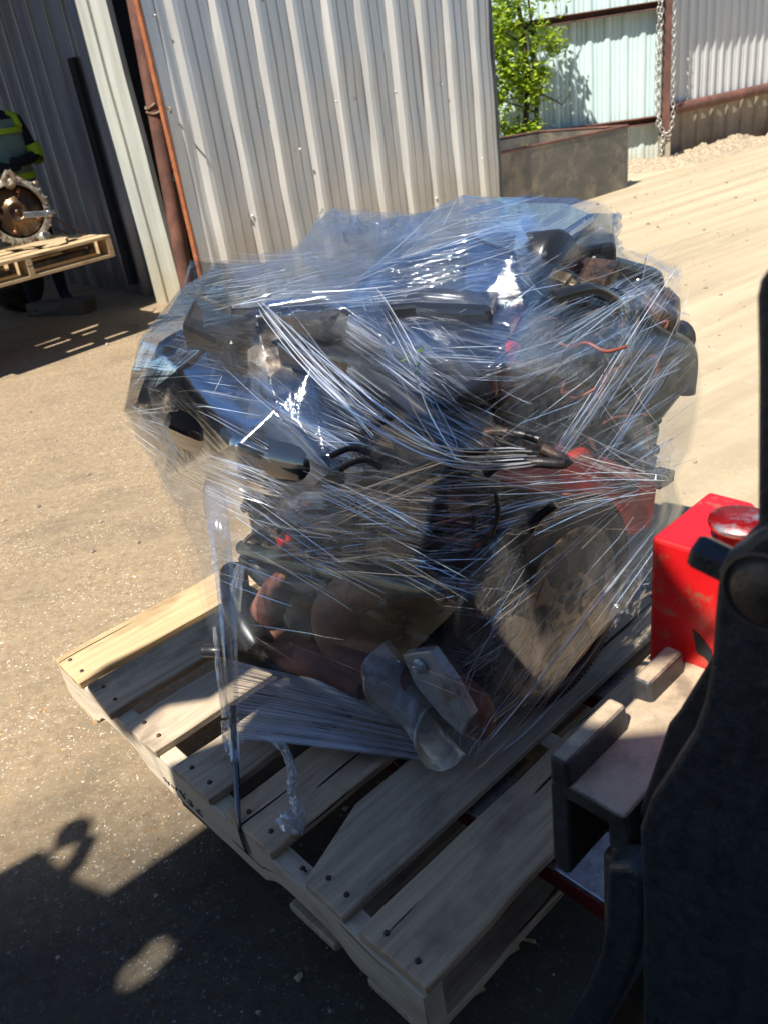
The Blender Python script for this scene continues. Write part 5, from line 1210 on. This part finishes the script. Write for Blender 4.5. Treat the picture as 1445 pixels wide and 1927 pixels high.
# crumpled flaps
def crumple(name, corners, seed, N=26, amp=.012):
    A_, B_, C_, D_ = [anchor(c) for c in corners]; mb = MB(); vs = []; uvs = {}
    for i in range(N+1):
        for j in range(N+1):
            u, v = i/N, j/N; p_ = A_.lerp(B_, u).lerp(D_.lerp(C_, u), v)
            f = lambda s_, o_: abs(noise.noise(V((u*s_+seed, v*s_+o_, seed))))
            dd = V((f(4, 0)-.2, f(4, 5)-.2, f(4, 9)-.2))*amp*3+V((f(9, 1)-.2, f(9, 3)-.2, f(9, 7)-.2))*amp*.5
            vs.append(p_+dd)
    mb.add(vs, [(i*(N+1)+j, (i+1)*(N+1)+j, (i+1)*(N+1)+j+1, i*(N+1)+j+1) for i in range(N) for j in range(N)], [[(i/N*.1, j/N*.1)]*4 for i in range(N) for j in range(N)])
    o = mb.build(name, FILM_C, wrap); ca = o.data.color_attributes.new('film', 'FLOAT_COLOR', 'CORNER')
    for d_ in ca.data: d_.color = (.3, .3, 1, 1)
    return o
FILM_C = film_mat('crumpled_film', .12, .3, .1, 1, .05, .08)
crumple('loose_flap', [(585, 440, 'T', .80), (605, 395, 'T', .84), (700, 405, 'T', .86), (690, 450, 'T', .80)], 1)
crumple('loose_flap', [(690, 445, 'T', .81), (700, 412, 'T', .85), (800, 405, 'T', .86), (780, 450, 'T', .82)], 2)
crumple('loose_flap', [(1145, 1180, 'E', -.13), (1160, 1090, 'E', -.13), (1225, 1040, 'E', -.12), (1205, 1150, 'E', -.12)], 3)
crumple('loose_flap', [(1150, 400, 'E', .12), (1163, 402, 'E', .12), (1165, 470, 'E', .06), (1120, 480, 'E', .04)], 4)
crumple('loose_flap', [(1130, 560, 'E', -.06), (1210, 550, 'E', -.06), (1190, 680, 'E', -.08), (1130, 680, 'E', -.1)], 5, amp=.006)
crumple('loose_flap', [(1200, 840, 'E', -.11), (1265, 830, 'E', -.1), (1255, 915, 'E', -.12), (1200, 900, 'E', -.12)], 6, amp=.008)
# ---- torn tail and knot
M_TAIL = strand_mat('tail_gloss', .15, .55)
def tail(name, pts, rad, seed, n=18):
    mb = MB(); P_, R_ = spline([V(p) for p in pts], rad, 10); vs = []; rr_ = random.Random(seed)
    for i, p_ in enumerate(P_):
        d = (P_[min(i+1, len(P_)-1)]-P_[max(0, i-1)]).normalized(); u = d.cross(BD).normalized(); q = d.cross(u)
        for k in range(n):
            a = 2*PI*k/n; r_ = R_[i]*(1+.75*noise.noise(V((math.cos(a)*2.2+seed, math.sin(a)*2.2, i*.16)))+.3*noise.noise(V((math.cos(a)*6, math.sin(a)*6+seed, i*.5))))
            vs.append(p_+(u*math.cos(a)+q*math.sin(a)*.6)*r_)
    mb.add(vs, [(i*n+k, i*n+(k+1) % n, (i+1)*n+(k+1) % n, (i+1)*n+k) for i in range(len(P_)-1) for k in range(n)])
    return mb.build(name, FILM_T, wrap)
FILM_T = film_mat('tail_film', .34, .5, .4, 1, .08, .35)
for o in (tail('torn_tail', [T(445, 1390, .03), T(490, 1382, .03), T(530, 1405, .03), T(552, 1455, .03), T(550, 1500, .025), T(562, 1520, .025), T(555, 1550, .03), T(525, 1540, .025)], [.012, .010, .012, .014, .010, .016, .024, .014], 2),
          tail('film_knot', [S(428, 1358, -.24), S(430, 1385, -.25), S(438, 1410, -.26), S(442, 1430, -.27)], [.014, .020, .018, .004], 7),
          tail('film_streamer', [S(452, 1065, -.10), S(446, 1110, -.12), S(450, 1150, -.12)], [.008, .014, .004], 9),
          tail('film_streamer', [S(404, 1180, -.18), S(412, 1260, -.21), S(425, 1350, -.24)], [.004, .007, .010], 11)):
    ca = o.data.color_attributes.new('film', 'FLOAT_COLOR', 'CORNER')
    for d_ in ca.data: d_.color = (.6, .8, 1, 1)
# ---- tan strap running down the near left side, and black band
mb = MB()
def band(name, pts, wd, m, label=None):
    P_ = [V(p) for p in pts]; vs = []; mb = MB()
    for i, p_ in enumerate(P_):
        d = (P_[min(i+1, len(P_)-1)]-P_[max(0, i-1)]).normalized(); side = V((.97, .1, 0)).lerp(SD, sst(.55, .85, i/len(P_))).normalized(); w_ = wd[i] if isinstance(wd, list) else wd
        vs += [p_+side*w_/2, p_-side*w_/2]
    mb.add(vs, [(2*i, 2*i+1, 2*i+3, 2*i+2) for i in range(len(P_)-1)], smooth=True); o = mb.build(name, m); solid(o, .0012); return o
P_, _ = spline([S(396, 880, -.045), S(404, 940, -.09), S(412, 985, -.12), S(425, 1100, -.16), S(434, 1230, -.21), S(440, 1370, -.255), S(445, 1450, -.29), T(449, 1545, .006), S(456, 1580, -.345), S(466, 1608, -.345)], 1, 6)
wds = [.034-.021*min(1, max(0, i-10)/24) for i in range(len(P_))]; wds[:5] = [.002, .008, .015, .022, .03]
strap = thing('strapping_band', T(440, 1400, 0), 'flat glossy strap with a tan film sleeve running from the load over the pallet edge', 'strap')
def bandpart(name, k0, k1, m, lift=0):
    vs = []; mb = MB()
    for i in range(k0, k1):
        d = (P_[min(i+1, len(P_)-1)]-P_[max(0, i-1)]).normalized(); side = V((.97, .1, 0)).lerp(SD, sst(.6, .85, i/len(P_))).normalized(); w_ = wds[i]*1.25 if lift else min(.0115, wds[i]*.6+.004); nn_ = V((-.2, -1, .2))*lift
        vs += [P_[i]+side*w_/2+nn_, P_[i]-side*w_/2+nn_]
    mb.add(vs, [(2*i, 2*i+1, 2*i+3, 2*i+2) for i in range(k1-k0-1)], smooth=True); solid(mb.build(name, m, strap), .0012)
NB = len(P_); bandpart('band', int(NB*.52), NB, mat('strap_plastic', (.03, .03, .032), (.02, .02, .022), .2, 0, 4, 0, spec=1.0))
bandpart('film_sleeve', 0, int(NB*.66), film_mat('sleeve_film', .26, .4, .3, 1, .1, .2), .002)
ca = strap.children[-1].data.color_attributes.new('film', 'FLOAT_COLOR', 'CORNER')
for d_ in ca.data: d_.color = (.5, .5, 1, 1)

#@@canopy
# ------------------------------------------------------------------ sheet canopy added unseen behind the camera, outlined to cast the near-corner shade
HZ = 2.5; off = V((-.42*HZ, -.50*HZ, HZ))
blkr = thing('shade_blocker', V((-1.6, -1.4, 0)), 'sheet metal canopy on posts, added out of view to shade the near corner of the yard', 'blocker')
shade = [(-3.2, .0), (-1.6, .83), (-.905, 1.245), (-.84, 1.285), (-.75, 1.20), (-.66, 1.145), (-.40, 1.345), (-.255, 1.39), (-.20, 1.50), (.0, 1.66), (.28, 1.64), (.50, 1.58), (.585, 1.46), (.53, 1.32), (.47, 1.18), (.47, 1.05), (.54, .985), (.60, 1.02), (.72, 1.10), (.95, 1.12), (1.1, .9), (1.1, .2), (1.0, -1.5), (-3.2, -1.5)]
shA = [p for p in shade if p[1] > .99 and p[0] < .96]
shA = [(-3.2, .99), (-3.2, .0+1.0)]+shade[1:-4]+[(1.08, .99), (-.505, .99), (-.508, 1.012), (-.53, 1.03), (-.55, 1.02), (-.572, .99)]
shB = [(1.1, .995), (1.1, .2), (1.0, -1.5), (-3.2, -1.5), (-3.2, .995), (-.575, .995), (-.590, .972), (-.585, .95), (-.565, .945), (-.535, .962), (-.508, .995)]  # the two outlines leave a hole that lets a sun spot through
for k_, sh_ in enumerate((shA, shB)):
    mb = MB(); mb.prism([V((x, y, 0))+off-UZ*.02*k_ for x, y in sh_], UZ*.01); mb.build('blocker_sheet', M_GALVL, blkr)
deck_shade = [(-.64, 1.62), (-.60, 1.68), (-.36, 1.84), (.0, 2.1), (.1, 1.95), (-.1, 1.72), (-.33, 1.50), (-.43, 1.50), (-.49, 1.42), (-.56, 1.47)]
mb = MB(); mb.prism([V((x, y, 0))+off+UZ*.03 for x, y in deck_shade], UZ*.01); mb.tube([V((-.4, 1.6, 0))+off+UZ*.035, V((-.6, .9, 0))+off+UZ*.035], .002, 4); mb.prism([V((x, y, 0))+off+UZ*.05 for x, y in ((.50, 1.17), (.56, 1.11), (.66, 1.12), (.645, 1.19), (.64, 1.27), (.56, 1.25))], UZ*.01); mb.tube([V((.58, 1.18, 0))+off+UZ*.06, V((.60, .9, 0))+off+UZ*.04], .003, 4); mb.build('blocker_flap', M_GALVL, blkr)  # added pieces, outlined after the wanted shade on deck boards and carriage
mb = MB(); knob = V((-.765, 1.335, 0))+off; mb.lathe(knob-UZ*.02, UZ, [(.001, -.03), (.03, -.028), (.038, 0), (.03, .02), (.001, .03)], 20); mb.tube([knob, V((-.82, 1.26, 0))+off, V((-.9, 1.2, 0))+off], .008, 8); mb.tube([V((-.735, 1.30, 0))+off, V((-.745, 1.24, 0))+off, V((-.80, 1.15, 0))+off], .022, 8); mb.build('blocker_knob', M_BLACK, blkr)  # knob and stem added to cast a bulb-shaped shadow, gives no light
for x, y in ((-4.1, -.9), (-4.1, -2.6), (-.15, -2.6)):
    MB().tube([V((x, y, 0)), V((x, y, HZ))], .04, 10).build('blocker_post', M_RUSTP, blkr)

for o in list(bpy.data.objects):
    if '_o' in o: del o['_o']
